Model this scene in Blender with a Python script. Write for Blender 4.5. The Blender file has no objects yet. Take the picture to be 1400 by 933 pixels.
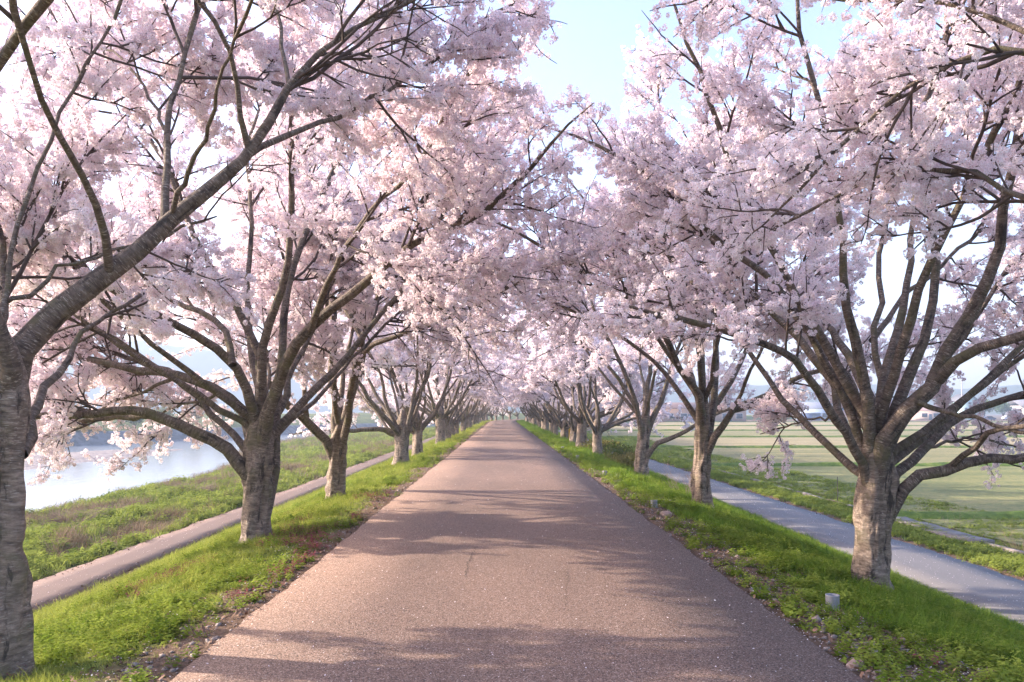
import bpy, math, random
import numpy as np
from mathutils import Vector, Matrix

# ------------------------------------------------------------------ camera, sky, sun, exposure
scene = bpy.context.scene
COL = scene.collection
F, CX, HY, CAMH = 1100.0, 687.0, 563.0, 1.6
SUN_EL, SUN_AZ = math.radians(22.5), math.radians(12)      # azimuth: degrees ahead of square left
EXPOSURE = 1.9
HAZE_DENSITY = 0.0009

cam_data = bpy.data.cameras.new('camera')
cam_data.sensor_width = 36.0
cam_data.lens = F / 1400 * 36.0
cam_data.shift_x = (700 - CX) / 1400
cam_data.shift_y = (HY - 466.5) / 1400
cam_data.clip_start, cam_data.clip_end = 0.05, 6000
cam = bpy.data.objects.new('camera', cam_data)
cam.location = (0, 0, CAMH)
cam.rotation_euler = (math.pi / 2, 0, 0)
COL.objects.link(cam)
scene.camera = cam

to_sun = Vector((-math.cos(SUN_EL) * math.cos(SUN_AZ), math.cos(SUN_EL) * math.sin(SUN_AZ), math.sin(SUN_EL)))
world = bpy.data.worlds.new('World')
scene.world = world
world.use_nodes = True
wn = world.node_tree
sky = wn.nodes.new('ShaderNodeTexSky')
sky.sky_type = 'NISHITA'
sky.sun_disc = False
sky.sun_elevation = SUN_EL
sky.sun_rotation = math.atan2(to_sun.x, to_sun.y)
sky.altitude = 50
sky.air_density, sky.dust_density, sky.ozone_density = 1.0, 3.0, 2.0
bg = wn.nodes['Background']
bg.inputs['Strength'].default_value = 0.15
wb = wn.nodes.new('ShaderNodeMix')          # white balance of the sky: a little less cyan
wb.data_type = 'RGBA'; wb.blend_type = 'MULTIPLY'
wb.inputs[0].default_value = 1.0
wb.inputs[7].default_value = (1.07, 0.965, 1.05, 1)
wn.links.new(sky.outputs['Color'], wb.inputs[6])
wn.links.new(wb.outputs[2], bg.inputs['Color'])

sun_data = bpy.data.lights.new('sun', 'SUN')
sun_data.energy = 3.8
sun_data.angle = math.radians(0.6)
sun_data.color = (1.0, 0.85, 0.70)
sun = bpy.data.objects.new('sun', sun_data)
sun.rotation_euler = to_sun.to_track_quat('Z', 'Y').to_euler()
sun.location = (-30, 10, 30)
COL.objects.link(sun)

vs = scene.view_settings
vs.view_transform = 'Standard'
vs.look = 'None'
vs.gamma = 1.0
vs.use_curve_mapping = False
vs.exposure = EXPOSURE
cy = scene.cycles
cy.max_bounces = 8
cy.diffuse_bounces = 6
cy.glossy_bounces = 2
cy.transmission_bounces = 5
cy.transparent_max_bounces = 6
cy.volume_bounces = 0
cy.caustics_reflective = cy.caustics_refractive = False
cy.use_denoising = True
cy.use_adaptive_sampling = True
cy.adaptive_threshold = 0.02
cy.use_light_tree = False

rng = np.random.default_rng(7)
random.seed(7)

# ------------------------------------------------------------------ helpers
def pw(px, py, y):
    """photo pixel at depth y -> world point"""
    return np.array(((px - CX) / F * y, y, CAMH - (py - HY) / F * y))

def tag(o, label=None, cat=None, group=None, kind=None):
    if label: o['label'] = label
    if cat: o['category'] = cat
    if group: o['group'] = group
    if kind: o['kind'] = kind
    return o

def mesh_np(name, verts, faces_list, mat=None, smooth=False, attrs=None):
    """verts (N,3); faces_list: list of (M,k) int arrays"""
    verts = np.asarray(verts, np.float32)
    me = bpy.data.meshes.new(name)
    me.vertices.add(len(verts))
    me.vertices.foreach_set('co', verts.ravel())
    starts, loops, tot = [], [], 0
    for fa in faces_list:
        fa = np.asarray(fa, np.int32)
        if not len(fa):
            continue
        m, k = fa.shape
        starts.append(tot + np.arange(m, dtype=np.int32) * k)
        loops.append(fa.ravel())
        tot += m * k
    if tot:
        starts = np.concatenate(starts); loops = np.concatenate(loops)
        me.loops.add(tot)
        me.loops.foreach_set('vertex_index', loops)
        me.polygons.add(len(starts))
        me.polygons.foreach_set('loop_start', starts)
        if smooth:
            me.polygons.foreach_set('use_smooth', np.ones(len(starts), bool))
    for an, (typ, arr) in (attrs or {}).items():
        a = me.attributes.new(an, typ, 'POINT')
        key = 'vector' if typ == 'FLOAT_VECTOR' else ('color' if typ == 'FLOAT_COLOR' else 'value')
        a.data.foreach_set(key, np.asarray(arr).ravel())
    if mat: me.materials.append(mat)
    me.update(calc_edges=True)
    return me

def obj(name, me, parent=None, loc=None):
    o = bpy.data.objects.new(name, me)
    COL.objects.link(o)
    if parent: o.parent = parent
    if loc is not None: o.location = loc
    return o

def empty(name, loc=(0, 0, 0)):
    o = bpy.data.objects.new(name, None)
    o.empty_display_size = 0.2
    o.location = loc
    COL.objects.link(o)
    return o

def grid_faces(nr, nc):
    i = np.arange(nr - 1)[:, None] * nc + np.arange(nc - 1)[None, :]
    return np.stack([i, i + 1, i + nc + 1, i + nc], -1).reshape(-1, 4)

_perm = np.random.default_rng(3).random((64, 64, 8)).astype(np.float32)
def noise2(x, y, layer=0):
    x = np.asarray(x, float); y = np.asarray(y, float)
    xi = np.floor(x).astype(int); yi = np.floor(y).astype(int)
    fx = x - xi; fy = y - yi
    fx = fx * fx * (3 - 2 * fx); fy = fy * fy * (3 - 2 * fy)
    p = _perm[:, :, layer % 8]
    a = p[xi % 64, yi % 64]; b = p[(xi + 1) % 64, yi % 64]
    c = p[xi % 64, (yi + 1) % 64]; d = p[(xi + 1) % 64, (yi + 1) % 64]
    return (a * (1 - fx) + b * fx) * (1 - fy) + (c * (1 - fx) + d * fx) * fy

def fbm(x, y, layer=0, octv=4):
    v = 0; a = 0.5; s = 1.0
    for k in range(octv):
        v = v + a * noise2(np.asarray(x) * s + 17.3 * k, np.asarray(y) * s + 5.1 * k, layer + k)
        a *= 0.5; s *= 2.03
    return v

def smooth(a, b, x):
    t = np.clip((np.asarray(x, float) - a) / (b - a), 0, 1)
    return t * t * (3 - 2 * t)

def box_np(x0, x1, y0, y1, z0, z1):
    v = np.array([(x, y, z) for z in (z0, z1) for y in (y0, y1) for x in (x0, x1)], float)
    f = np.array([(0, 2, 3, 1), (4, 5, 7, 6), (0, 1, 5, 4), (2, 6, 7, 3), (0, 4, 6, 2), (1, 3, 7, 5)])
    return v, f

def join_np(parts):
    vs_, fs_, n = [], [], 0
    for v, f in parts:
        vs_.append(v); fs_.append(np.asarray(f) + n); n += len(v)
    return np.concatenate(vs_), np.concatenate(fs_)

# ------------------------------------------------------------------ materials
def new_mat(name):
    m = bpy.data.materials.new(name)
    m.use_nodes = True
    nt = m.node_tree
    return m, nt, nt.nodes['Principled BSDF'], nt.nodes['Material Output']

def nd(nt, typ, **kw):
    n = nt.nodes.new(typ)
    for k, v in kw.items():
        if k in ('operation', 'data_type', 'blend_type', 'noise_dimensions', 'feature', 'distance', 'attribute_name', 'wave_type', 'bands_direction'):
            setattr(n, k, v)
        else:
            n.inputs[k.replace('_', ' ')].default_value = v
    return n

def ramp(nt, src, stops, interp='LINEAR'):
    r = nt.nodes.new('ShaderNodeValToRGB')
    r.color_ramp.interpolation = interp
    el = r.color_ramp.elements
    while len(el) < len(stops): el.new(0.5)
    for e, (p, c) in zip(el, stops):
        e.position = p
        e.color = (*c, 1) if len(c) == 3 else c
    nt.links.new(src, r.inputs['Fac'])
    return r.outputs['Color']

def mixc(nt, fac, a, b, blend='MIX'):
    m = nt.nodes.new('ShaderNodeMix')
    m.data_type = 'RGBA'; m.blend_type = blend
    for sock, v in ((m.inputs[0], fac), (m.inputs[6], a), (m.inputs[7], b)):
        if isinstance(v, (int, float)): sock.default_value = v
        elif isinstance(v, tuple): sock.default_value = (*v, 1)
        else: nt.links.new(v, sock)
    return m.outputs[2]

def coords(nt, kind='Object'):
    return nt.nodes.new('ShaderNodeTexCoord').outputs[kind]

def mapped(nt, vec, scale=(1, 1, 1), loc=(0, 0, 0), rot=(0, 0, 0)):
    m = nt.nodes.new('ShaderNodeMapping')
    m.inputs['Scale'].default_value = scale
    m.inputs['Location'].default_value = loc
    m.inputs['Rotation'].default_value = rot
    nt.links.new(vec, m.inputs['Vector'])
    return m.outputs['Vector']

def noise_tex(nt, vec, scale, detail=4, rough=0.55, out='Fac'):
    n = nd(nt, 'ShaderNodeTexNoise', Scale=scale, Detail=detail, Roughness=rough)
    nt.links.new(vec, n.inputs['Vector'])
    return n.outputs[out]

def bump(nt, height, bsdf, strength=0.4, dist=0.02):
    b = nd(nt, 'ShaderNodeBump', Strength=strength, Distance=dist)
    nt.links.new(height, b.inputs['Height'])
    nt.links.new(b.outputs['Normal'], bsdf.inputs['Normal'])

def mat_plain(name, col, rough=0.7, var=0.25, scale=8.0, metallic=0.0):
    m, nt, b, out = new_mat(name)
    v = coords(nt)
    n = noise_tex(nt, v, scale, 5)
    lo = tuple(c * (1 - var) for c in col); hi = tuple(min(1, c * (1 + var)) for c in col)
    nt.links.new(ramp(nt, n, [(0.3, lo), (0.7, hi)]), b.inputs['Base Color'])
    b.inputs['Roughness'].default_value = rough
    b.inputs['Metallic'].default_value = metallic
    return m

def mat_bark(name='bark', k=1.0):
    m, nt, b, out = new_mat(name)
    a = nd(nt, 'ShaderNodeAttribute', attribute_name='bark').outputs['Vector']   # (cos*r, sin*r, length along)
    g = coords(nt)
    # short horizontal lenticels, tight along the stem and broken round it
    band = noise_tex(nt, mapped(nt, a, (9, 9, 34)), 1.0, 5, 0.68)
    band2 = noise_tex(nt, mapped(nt, a, (22, 22, 120)), 1.0, 3, 0.6)
    where = noise_tex(nt, mapped(nt, a, (6, 6, 5), (2, 5, 1)), 1.0, 3, 0.5)
    base = ramp(nt, band, [(p_, tuple(min(.6, c_ * k) for c_ in col_)) for p_, col_ in ((0.30, (0.048, 0.035, 0.028)), (0.46, (0.11, 0.082, 0.062)), (0.60, (0.18, 0.138, 0.105)), (0.74, (0.27, 0.215, 0.17)))])
    len_ = ramp(nt, band2, [(0.55, (0, 0, 0)), (0.68, (1, 1, 1))])
    lw = ramp(nt, where, [(0.38, (0.1, 0.1, 0.1)), (0.56, (0.95, 0.95, 0.95))])
    base = mixc(nt, mixc(nt, 1.0, len_, lw, 'MULTIPLY'), base, (0.47, 0.41, 0.34))
    # dark cracked scars running up the stem
    scar = noise_tex(nt, mapped(nt, a, (10, 10, 2.6), (3, 1, 0)), 1.0, 6, 0.7)
    sf = ramp(nt, scar, [(0.55, (0, 0, 0)), (0.62, (0.9, 0.9, 0.9))])
    base = mixc(nt, sf, base, (0.035, 0.027, 0.022))
    # lichen / moss patches
    mo = noise_tex(nt, g, 3.4, 5, 0.6)
    mf = ramp(nt, mo, [(0.52, (0, 0, 0)), (0.68, (0.75, 0.75, 0.75))])
    base = mixc(nt, mf, base, (0.125, 0.115, 0.050))
    nt.links.new(base, b.inputs['Base Color'])
    b.inputs['Roughness'].default_value = 0.85
    h = nd(nt, 'ShaderNodeMath', operation='MULTIPLY_ADD')
    nt.links.new(band, h.inputs[0]); h.inputs[1].default_value = 0.5
    h2 = nd(nt, 'ShaderNodeMath', operation='MULTIPLY'); nt.links.new(scar, h2.inputs[0]); h2.inputs[1].default_value = -1.2
    nt.links.new(h2.outputs[0], h.inputs[2])
    bump(nt, h.outputs[0], b, 0.9, 0.04)
    return m

def mat_twig():
    m, nt, b, out = new_mat('twig')
    n = noise_tex(nt, coords(nt), 14, 3)
    nt.links.new(ramp(nt, n, [(0.3, (0.045, 0.031, 0.026)), (0.7, (0.105, 0.075, 0.06))]), b.inputs['Base Color'])
    b.inputs['Roughness'].default_value = 0.8
    return m

def mat_petal(name, use_random=True):
    m, nt, b, out = new_mat(name)
    nt.nodes.remove(b)
    cen = nd(nt, 'ShaderNodeAttribute', attribute_name='cen').outputs['Fac']
    if use_random:
        var = nt.nodes.new('ShaderNodeObjectInfo').outputs['Random']
    else:
        var = nd(nt, 'ShaderNodeAttribute', attribute_name='var').outputs['Fac']
    body = ramp(nt, var, [(0.0, (0.915, 0.82, 0.86)), (0.5, (0.935, 0.875, 0.90)), (1.0, (0.95, 0.915, 0.93))])
    col = mixc(nt, ramp(nt, cen, [(0.55, (0, 0, 0)), (1.0, (1, 1, 1))]), body, (0.66, 0.36, 0.37))
    d = nt.nodes.new('ShaderNodeBsdfDiffuse'); t = nt.nodes.new('ShaderNodeBsdfTranslucent')
    nt.links.new(col, d.inputs['Color']); nt.links.new(col, t.inputs['Color'])
    mx = nt.nodes.new('ShaderNodeMixShader'); mx.inputs[0].default_value = 0.5
    nt.links.new(d.outputs[0], mx.inputs[1]); nt.links.new(t.outputs[0], mx.inputs[2])
    nt.links.new(mx.outputs[0], out.inputs['Surface'])
    return m

def mat_leaf(name, lo, hi, tr=0.4, tip=None):
    m, nt, b, out = new_mat(name)
    nt.nodes.remove(b)
    var = nt.nodes.new('ShaderNodeObjectInfo').outputs['Random']
    geo = nt.nodes.new('ShaderNodeNewGeometry')
    n = noise_tex(nt, geo.outputs['Position'], 0.9, 4)
    add = nd(nt, 'ShaderNodeMath', operation='ADD'); nt.links.new(var, add.inputs[0]); nt.links.new(n, add.inputs[1])
    hf = nd(nt, 'ShaderNodeMath', operation='MULTIPLY'); nt.links.new(add.outputs[0], hf.inputs[0]); hf.inputs[1].default_value = 0.5
    col = ramp(nt, hf.outputs[0], [(0.25, lo), (0.7, hi)])
    if tip:
        c = nd(nt, 'ShaderNodeAttribute', attribute_name='cen').outputs['Fac']
        col = mixc(nt, c, col, tip)
    d = nt.nodes.new('ShaderNodeBsdfDiffuse'); t = nt.nodes.new('ShaderNodeBsdfTranslucent')
    nt.links.new(col, d.inputs['Color']); nt.links.new(col, t.inputs['Color'])
    mx = nt.nodes.new('ShaderNodeMixShader'); mx.inputs[0].default_value = tr
    nt.links.new(d.outputs[0], mx.inputs[1]); nt.links.new(t.outputs[0], mx.inputs[2])
    nt.links.new(mx.outputs[0], out.inputs['Surface'])
    return m

def mat_road():
    m, nt, b, out = new_mat('exposed_aggregate')
    v = coords(nt)
    vo = nd(nt, 'ShaderNodeTexVoronoi', Scale=120.0); nt.links.new(v, vo.inputs['Vector'])
    sep = nt.nodes.new('ShaderNodeSeparateColor'); nt.links.new(vo.outputs['Color'], sep.inputs[0])
    peb = ramp(nt, sep.outputs[0], [(0.0, (0.085, 0.055, 0.042)), (0.25, (0.185, 0.115, 0.082)), (0.6, (0.265, 0.175, 0.130)), (0.88, (0.335, 0.24, 0.19)), (0.97, (0.40, 0.31, 0.26)), (1.0, (0.52, 0.45, 0.4))])
    gap = ramp(nt, vo.outputs['Distance'], [(0.45, (1, 1, 1)), (0.75, (0.4, 0.4, 0.4))])
    col = mixc(nt, 1.0, peb, gap, 'MULTIPLY')
    big = noise_tex(nt, mapped(nt, v, (1, 0.35, 1)), 0.7, 5, 0.6)
    tone = ramp(nt, big, [(0.3, (0.78, 0.76, 0.74)), (0.7, (1.14, 1.09, 1.05))])
    col = mixc(nt, 1.0, col, tone, 'MULTIPLY')
    nt.links.new(col, b.inputs['Base Color'])
    b.inputs['Roughness'].default_value = 0.85
    bump(nt, vo.outputs['Distance'], b, 0.5, -0.006)
    return m

def mat_asphalt(name, c0, c1, edge=None):
    m, nt, b, out = new_mat(name)
    v = coords(nt)
    fine = noise_tex(nt, v, 60, 3, 0.7)
    big = noise_tex(nt, mapped(nt, v, (1, 0.3, 1)), 0.9, 5, 0.6)
    col = mixc(nt, big, c0, c1)
    col = mixc(nt, 1.0, col, ramp(nt, fine, [(0.3, (0.7, 0.7, 0.7)), (0.7, (1.25, 1.25, 1.25))]), 'MULTIPLY')
    nt.links.new(col, b.inputs['Base Color'])
    b.inputs['Roughness'].default_value = 0.85
    bump(nt, fine, b, 0.4, 0.01)
    return m

def mat_ground():
    """soil and thatch between the grass"""
    m, nt, b, out = new_mat('soil_and_thatch')
    v = coords(nt)
    n1 = noise_tex(nt, v, 1.1, 6, 0.62)
    n2 = noise_tex(nt, v, 24, 4, 0.7)
    soil = ramp(nt, n2, [(0.3, (0.075, 0.05, 0.035)), (0.6, (0.19, 0.13, 0.09)), (0.8, (0.34, 0.26, 0.2))])
    green = ramp(nt, n2, [(0.3, (0.055, 0.085, 0.015)), (0.7, (0.14, 0.185, 0.035))])
    gf = nd(nt, 'ShaderNodeAttribute', attribute_name='green').outputs['Fac']
    s = nd(nt, 'ShaderNodeMath', operation='ADD'); nt.links.new(gf, s.inputs[0]); nt.links.new(n1, s.inputs[1])
    fac = ramp(nt, s.outputs[0], [(0.72, (0, 0, 0)), (1.0, (1, 1, 1))])
    nt.links.new(mixc(nt, fac, soil, green), b.inputs['Base Color'])
    b.inputs['Roughness'].default_value = 0.95
    b.inputs['Specular IOR Level'].default_value = 0.1
    bump(nt, n2, b, 0.7, 0.04)
    return m

def mat_field(name, cols, sc=(0.10, 1.3)):
    m, nt, b, out = new_mat(name)
    v = coords(nt)
    n1 = noise_tex(nt, mapped(nt, v, (sc[0], sc[1] * 0.3, 1)), 1.0, 6, 0.65)
    n2 = noise_tex(nt, v, 3.0, 6, 0.75)
    s = nd(nt, 'ShaderNodeMath', operation='MULTIPLY_ADD'); nt.links.new(n2, s.inputs[0]); s.inputs[1].default_value = 0.55
    s2 = nd(nt, 'ShaderNodeMath', operation='MULTIPLY'); nt.links.new(n1, s2.inputs[0]); s2.inputs[1].default_value = 0.5
    nt.links.new(s2.outputs[0], s.inputs[2])
    nt.links.new(ramp(nt, s.outputs[0], [(0.36, cols[0]), (0.5, cols[1]), (0.60, cols[2]), (0.70, cols[3])]), b.inputs['Base Color'])
    b.inputs['Roughness'].default_value = 0.95
    b.inputs['Specular IOR Level'].default_value = 0.1
    bump(nt, n2, b, 0.8, 0.12)
    return m

def mat_water():
    m, nt, b, out = new_mat('river_water')
    v = coords(nt)
    n = noise_tex(nt, mapped(nt, v, (1.2, 0.35, 1)), 1.0, 4, 0.6)
    b.inputs['Base Color'].default_value = (0.26, 0.29, 0.31, 1)
    b.inputs['Roughness'].default_value = 0.12
    b.inputs['IOR'].default_value = 1.33
    bump(nt, n, b, 0.25, 0.08)
    return m

def mat_stone(name, c0, c1, scale=4.0):
    m, nt, b, out = new_mat(name)
    v = coords(nt)
    vo = nd(nt, 'ShaderNodeTexVoronoi', Scale=scale); nt.links.new(v, vo.inputs['Vector'])
    sep = nt.nodes.new('ShaderNodeSeparateColor'); nt.links.new(vo.outputs['Color'], sep.inputs[0])
    nt.links.new(ramp(nt, sep.outputs[0], [(0, c0), (1, c1)]), b.inputs['Base Color'])
    b.inputs['Roughness'].default_value = 0.9
    bump(nt, vo.outputs['Distance'], b, 0.9, -0.1)
    return m

M_BARK = mat_bark()
M_TRUNK = mat_bark('trunk_bark', 1.6)
M_TWIG = mat_twig()
M_PETAL = mat_petal('blossom_petal')
M_PETALB = mat_petal('blossom_petal_row', False)
M_ROAD = mat_road()
M_PATH = mat_asphalt('brown_path', (0.125, 0.080, 0.060), (0.20, 0.132, 0.10))
M_FARMROAD = mat_asphalt('grey_farm_asphalt', (0.12, 0.115, 0.12), (0.20, 0.188, 0.185))
M_GROUND = mat_ground()
M_GRASS = mat_leaf('grass_blade', (0.10, 0.185, 0.022), (0.245, 0.35, 0.052), 0.45)
M_GRASSY = mat_leaf('fine_yellow_grass', (0.19, 0.235, 0.04), (0.41, 0.44, 0.10), 0.45)
M_GRASSD = mat_leaf('bank_grass', (0.16, 0.215, 0.04), (0.34, 0.39, 0.085), 0.42)
M_DRY = mat_leaf('dry_stalk', (0.17, 0.12, 0.08), (0.34, 0.26, 0.17), 0.25)
M_WEED = mat_leaf('weed_leaf', (0.13, 0.20, 0.025), (0.31, 0.38, 0.07), 0.42)
M_NETTLE = mat_leaf('dead_nettle_leaf', (0.09, 0.14, 0.03), (0.16, 0.20, 0.05), 0.35, (0.26, 0.075, 0.10))
M_WATER = mat_water()
M_GRAVEL = mat_stone('river_gravel', (0.13, 0.105, 0.10), (0.30, 0.255, 0.24), 3.0)
M_CONC = mat_plain('weathered_concrete', (0.21, 0.18, 0.16), 0.9, 0.3, 6)

# ------------------------------------------------------------------ ground levels
def bend(y):
    y = np.asarray(y, float)
    return np.where(y > 130, (y - 130) ** 2 / 330.0, 0.0)

def wide(x, y):
    """straightened x -> world x: the path bends far off and the river bank widens downstream"""
    x = np.asarray(x, float)
    return x + bend(np.minimum(y, 330)) + np.where(x < -14, (x + 14) * 1.9 * smooth(52, 115, y), 0)

PROF_X = np.array([-26, -23.5, -22, -20.6, -19.4, -17, -14, -10.4, -9.55, -8.0, -6.2, -4.4, -3.5, -2.9, -2.3, -1.98, 2.16, 2.5, 3.1, 4.1, 5.2, 7.0, 8.7, 8.9, 11.3, 11.7, 13.3, 13.9, 15, 900])
PROF_Z = np.array([-5.2, -4.6, -3.9, -3.3, -2.75, -2.45, -2.2, -1.95, -1.92, -1.90, -1.25, -0.52, -0.23, -0.10, -0.035, -0.03, -0.03, -0.04, -0.12, -0.36, -0.78, -1.50, -2.08, -2.10, -2.10, -2.08, -2.15, -2.32, -2.38, -2.38])
ROAD_L, ROAD_R = -1.98, 2.16
PATH_L, PATH_R = -9.5, -8.15
FARM_L, FARM_R = 8.9, 11.3

def field_rise(y):
    return 1.1 * smooth(60, 290, y)

def ground_z(x, y, bumps=True):
    """height at straightened x (before the bend)"""
    x = np.asarray(x, float); y = np.asarray(y, float)
    z = np.interp(x, PROF_X, PROF_Z)
    z = z + np.where(x > 13.5, field_rise(y), 0) * smooth(13.5, 17, x)
    if bumps:
        on_slope = smooth(-8.1, -7.0, x) * (1 - smooth(-2.7, -2.1, x)) + smooth(2.4, 3.2, x) * (1 - smooth(8.0, 8.8, x))
        z = z + on_slope * (fbm(x * 0.9, y * 0.9, 1) - 0.47) * 0.18
        bank = smooth(-9.7, -10.6, x) * 1.0
        z = z + bank * (fbm(x * 0.55, y * 0.4, 2) - 0.42) * 0.75 * (1 - smooth(-20.5, -23, x)) + bank * (fbm(x * 1.8, y * 1.6, 4) - 0.45) * 0.25
        z = z + smooth(11.6, 13.0, x) * (1 - smooth(20, 40, x)) * (fbm(x * 1.1, y * 0.9, 3) - 0.45) * 0.10
    return z

def bare(x, y):
    """0 grassy .. 1 bare soil"""
    x = np.asarray(x, float); y = np.asarray(y, float)
    l = 1 - smooth(0.05, 0.75, (ROAD_L - x) + 0.6 * (fbm(y * 0.8, x * 0.8, 5) - 0.45))
    r = 1 - smooth(0.15, 1.25, (x - ROAD_R) + 1.7 * (fbm(y * 0.55, x * 0.9, 6) - 0.45))
    r = r * (1 - 0.6 * smooth(14, 40, y))
    p = (1 - smooth(0.0, 0.5, x - PATH_R)) * (x > PATH_L) + (1 - smooth(0, 0.45, PATH_L - x)) * (x < PATH_R)
    p = np.where((x > PATH_L) & (x < PATH_R), 1, np.clip(p, 0, 1))
    f = (1 - smooth(0, 0.3, FARM_L - x)) * (x < FARM_R) * (x > 5) + (1 - smooth(0, 0.8, x - FARM_R + 0.5 * (fbm(y * .7, x, 2) - .5))) * (x > FARM_L)
    mid = np.where(x < -5, p, np.where(x > 5.5, np.clip(f, 0, 1), np.where(x < 0, l, r)))
    return np.clip(mid, 0, 1)

xs = np.concatenate([np.linspace(-26, -21, 9), np.arange(-20.7, -2.0, 0.28), [-1.98, -1.0, 0, 1.0, 2.16], np.arange(2.35, 15, 0.26), [16, 18, 22, 30, 45, 70, 110, 180, 300, 500, 850]])
ys = np.concatenate([np.arange(-10, 45, 0.4), np.arange(45, 150, 1.6), np.arange(150, 330, 5), np.arange(330, 1000, 60)])
GX, GY = np.meshgrid(xs, ys)
GZ = ground_z(GX, GY)
bx_ = bend(np.minimum(GY, 330))
green = 1 - bare(GX, GY)
green = np.where(GX < PATH_L - 0.3, 0.25 + 0.3 * (fbm(GX * .5, GY * .3, 1)), green * 0.6)
green = np.where(GX > 13, 0.2, green)
g = obj('ground', mesh_np('ground', np.stack([wide(GX, GY), GY, GZ], -1).reshape(-1, 3), [grid_faces(len(ys), len(xs))], M_GROUND, True,
        {'green': ('FLOAT', green.ravel().astype(np.float32))}))
tag(g, kind='structure')

def strip(name, x0, x1, y0, y1, z, mat, nx=9, rag=0.03, crown=0.0, step=0.25, label=None):
    yy = np.concatenate([np.arange(y0, min(60, y1), step), np.arange(60, min(y1, 150), 2), np.arange(150, y1, 4)]) if y1 > 60 else np.arange(y0, y1, step)
    t = np.linspace(0, 1, nx)
    l = x0 + rag * 2 * (fbm(yy * 1.3, yy * 0 + 3, 2) - 0.47) + rag * (noise2(yy * 7, yy * 0, 3) - .5)
    r = x1 + rag * 2 * (fbm(yy * 1.3, yy * 0 + 9, 4) - 0.47) + rag * (noise2(yy * 7, yy * 0 + 5, 5) - .5)
    X = l[:, None] * (1 - t) + r[:, None] * t
    Y = np.repeat(yy[:, None], nx, 1)
    Z = z + crown * (1 - (2 * t - 1) ** 2)[None, :] + 0 * X
    Z[:, 0] -= 0.035; Z[:, -1] -= 0.035
    X2 = X.copy(); X2[:, 1] = X[:, 0] + 0.015; X2[:, -2] = X[:, -1] - 0.015
    o = obj(name, mesh_np(name, np.stack([X2 + bend(Y), Y, Z], -1).reshape(-1, 3), [grid_faces(len(yy), nx)], mat, True))
    tag(o, kind='structure')
    return o

road = strip('road', ROAD_L, ROAD_R, -9, 330, 0.0, M_ROAD, 9, 0.035, 0.012)
strip('riverside_path', PATH_L, PATH_R, -9, 330, -1.865, M_PATH, 7, 0.10, 0.02)
strip('farm_road', FARM_L, FARM_R, -9, 330, -2.06, M_FARMROAD, 7, 0.12, 0.02)

# cracks in the paving
M_CRACK = mat_plain('crack_dirt', (0.035, 0.028, 0.024), 0.95)
def crack(pts, w):
    P = np.array([((px - CX) / (py - HY) * CAMH, F * CAMH / (py - HY)) for px, py in pts])
    t = np.linspace(0, 1, 40)
    s = np.linspace(0, 1, len(P))
    x = np.interp(t, s, P[:, 0]) + 0.035 * (rng.random(40) - .5)
    y = np.interp(t, s, P[:, 1])
    ww = w * (0.4 + rng.random(40)) * np.sin(np.pi * np.clip(t, .03, .97)) ** .3
    v = np.concatenate([np.stack([x - ww, y, 0 * x + .0165], -1), np.stack([x + ww, y, 0 * x + .0165], -1)])
    i = np.arange(39)
    return obj('crack', mesh_np('crack', v, [np.stack([i, i + 40, i + 41, i + 1], -1)], M_CRACK), road)
crack([(652, 748), (640, 770), (637, 792)], 0.004)
crack([(775, 780), (777, 790), (776, 800)], 0.003)
crack([(775, 800), (772, 822), (780, 834)], 0.002)

# fields beyond the farm road
M_F1 = mat_field('field_green', [(0.10, 0.125, 0.06), (0.17, 0.185, 0.08), (0.27, 0.25, 0.11), (0.40, 0.32, 0.18)])
M_F2 = mat_field('field_stubble', [(0.12, 0.135, 0.07), (0.20, 0.195, 0.095), (0.29, 0.25, 0.13), (0.38, 0.31, 0.18)])
M_F3 = mat_field('field_tan', [(0.19, 0.19, 0.10), (0.27, 0.235, 0.13), (0.35, 0.285, 0.17), (0.42, 0.34, 0.21)])
M_BUND = mat_field('bund_turf', [(0.05, 0.08, 0.02), (0.09, 0.14, 0.03), (0.14, 0.19, 0.045), (0.24, 0.23, 0.09)], (1, 1))
bund_y = [-8, 30, 58.5, 87, 118, 150, 185, 230]
mats = [M_F1, M_F1, M_F2, M_F3, M_F2, M_F3, M_F3]
for k in range(7):
    y0, y1 = bund_y[k] + 0.55, bund_y[k + 1] - 0.55
    xx = np.concatenate([np.arange(15.2, 40, .8), np.arange(40, 120, 3), np.arange(120, 330, 12)]); yy = np.linspace(y0, y1, 40)
    X, Y = np.meshgrid(xx, yy)
    Z = ground_z(X, Y, False) + 0.05 + 0.05 * (fbm(X * .6, Y * .9, k) - .45)
    o = obj('field', mesh_np('field', np.stack([X + bend(Y), Y, Z], -1).reshape(-1, 3), [grid_faces(len(yy), len(xx))], mats[k], True)); tag(o, kind='structure')
for yb in bund_y[1:]:
    xx = np.concatenate([np.arange(14.2, 60, .5), np.arange(60, 330, 6)]); tt = np.linspace(-1, 1, 9)
    X, T = np.meshgrid(xx, tt)
    yc = yb + 1.2 * (fbm(X * .03, X * 0, 2) - .5)
    Z = ground_z(X, yc, False) - 0.06 + 0.34 * (1 - np.abs(T) ** 2.2) * (0.7 + .6 * fbm(X * .5, T + yb, 3))
    Y = yc + T * 0.75
    o = obj('field_bund', mesh_np('field_bund', np.stack([X + bend(Y), Y, Z], -1).reshape(-1, 3), [grid_faces(9, len(xx))], M_BUND, True)); tag(o, kind='structure')

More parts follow.
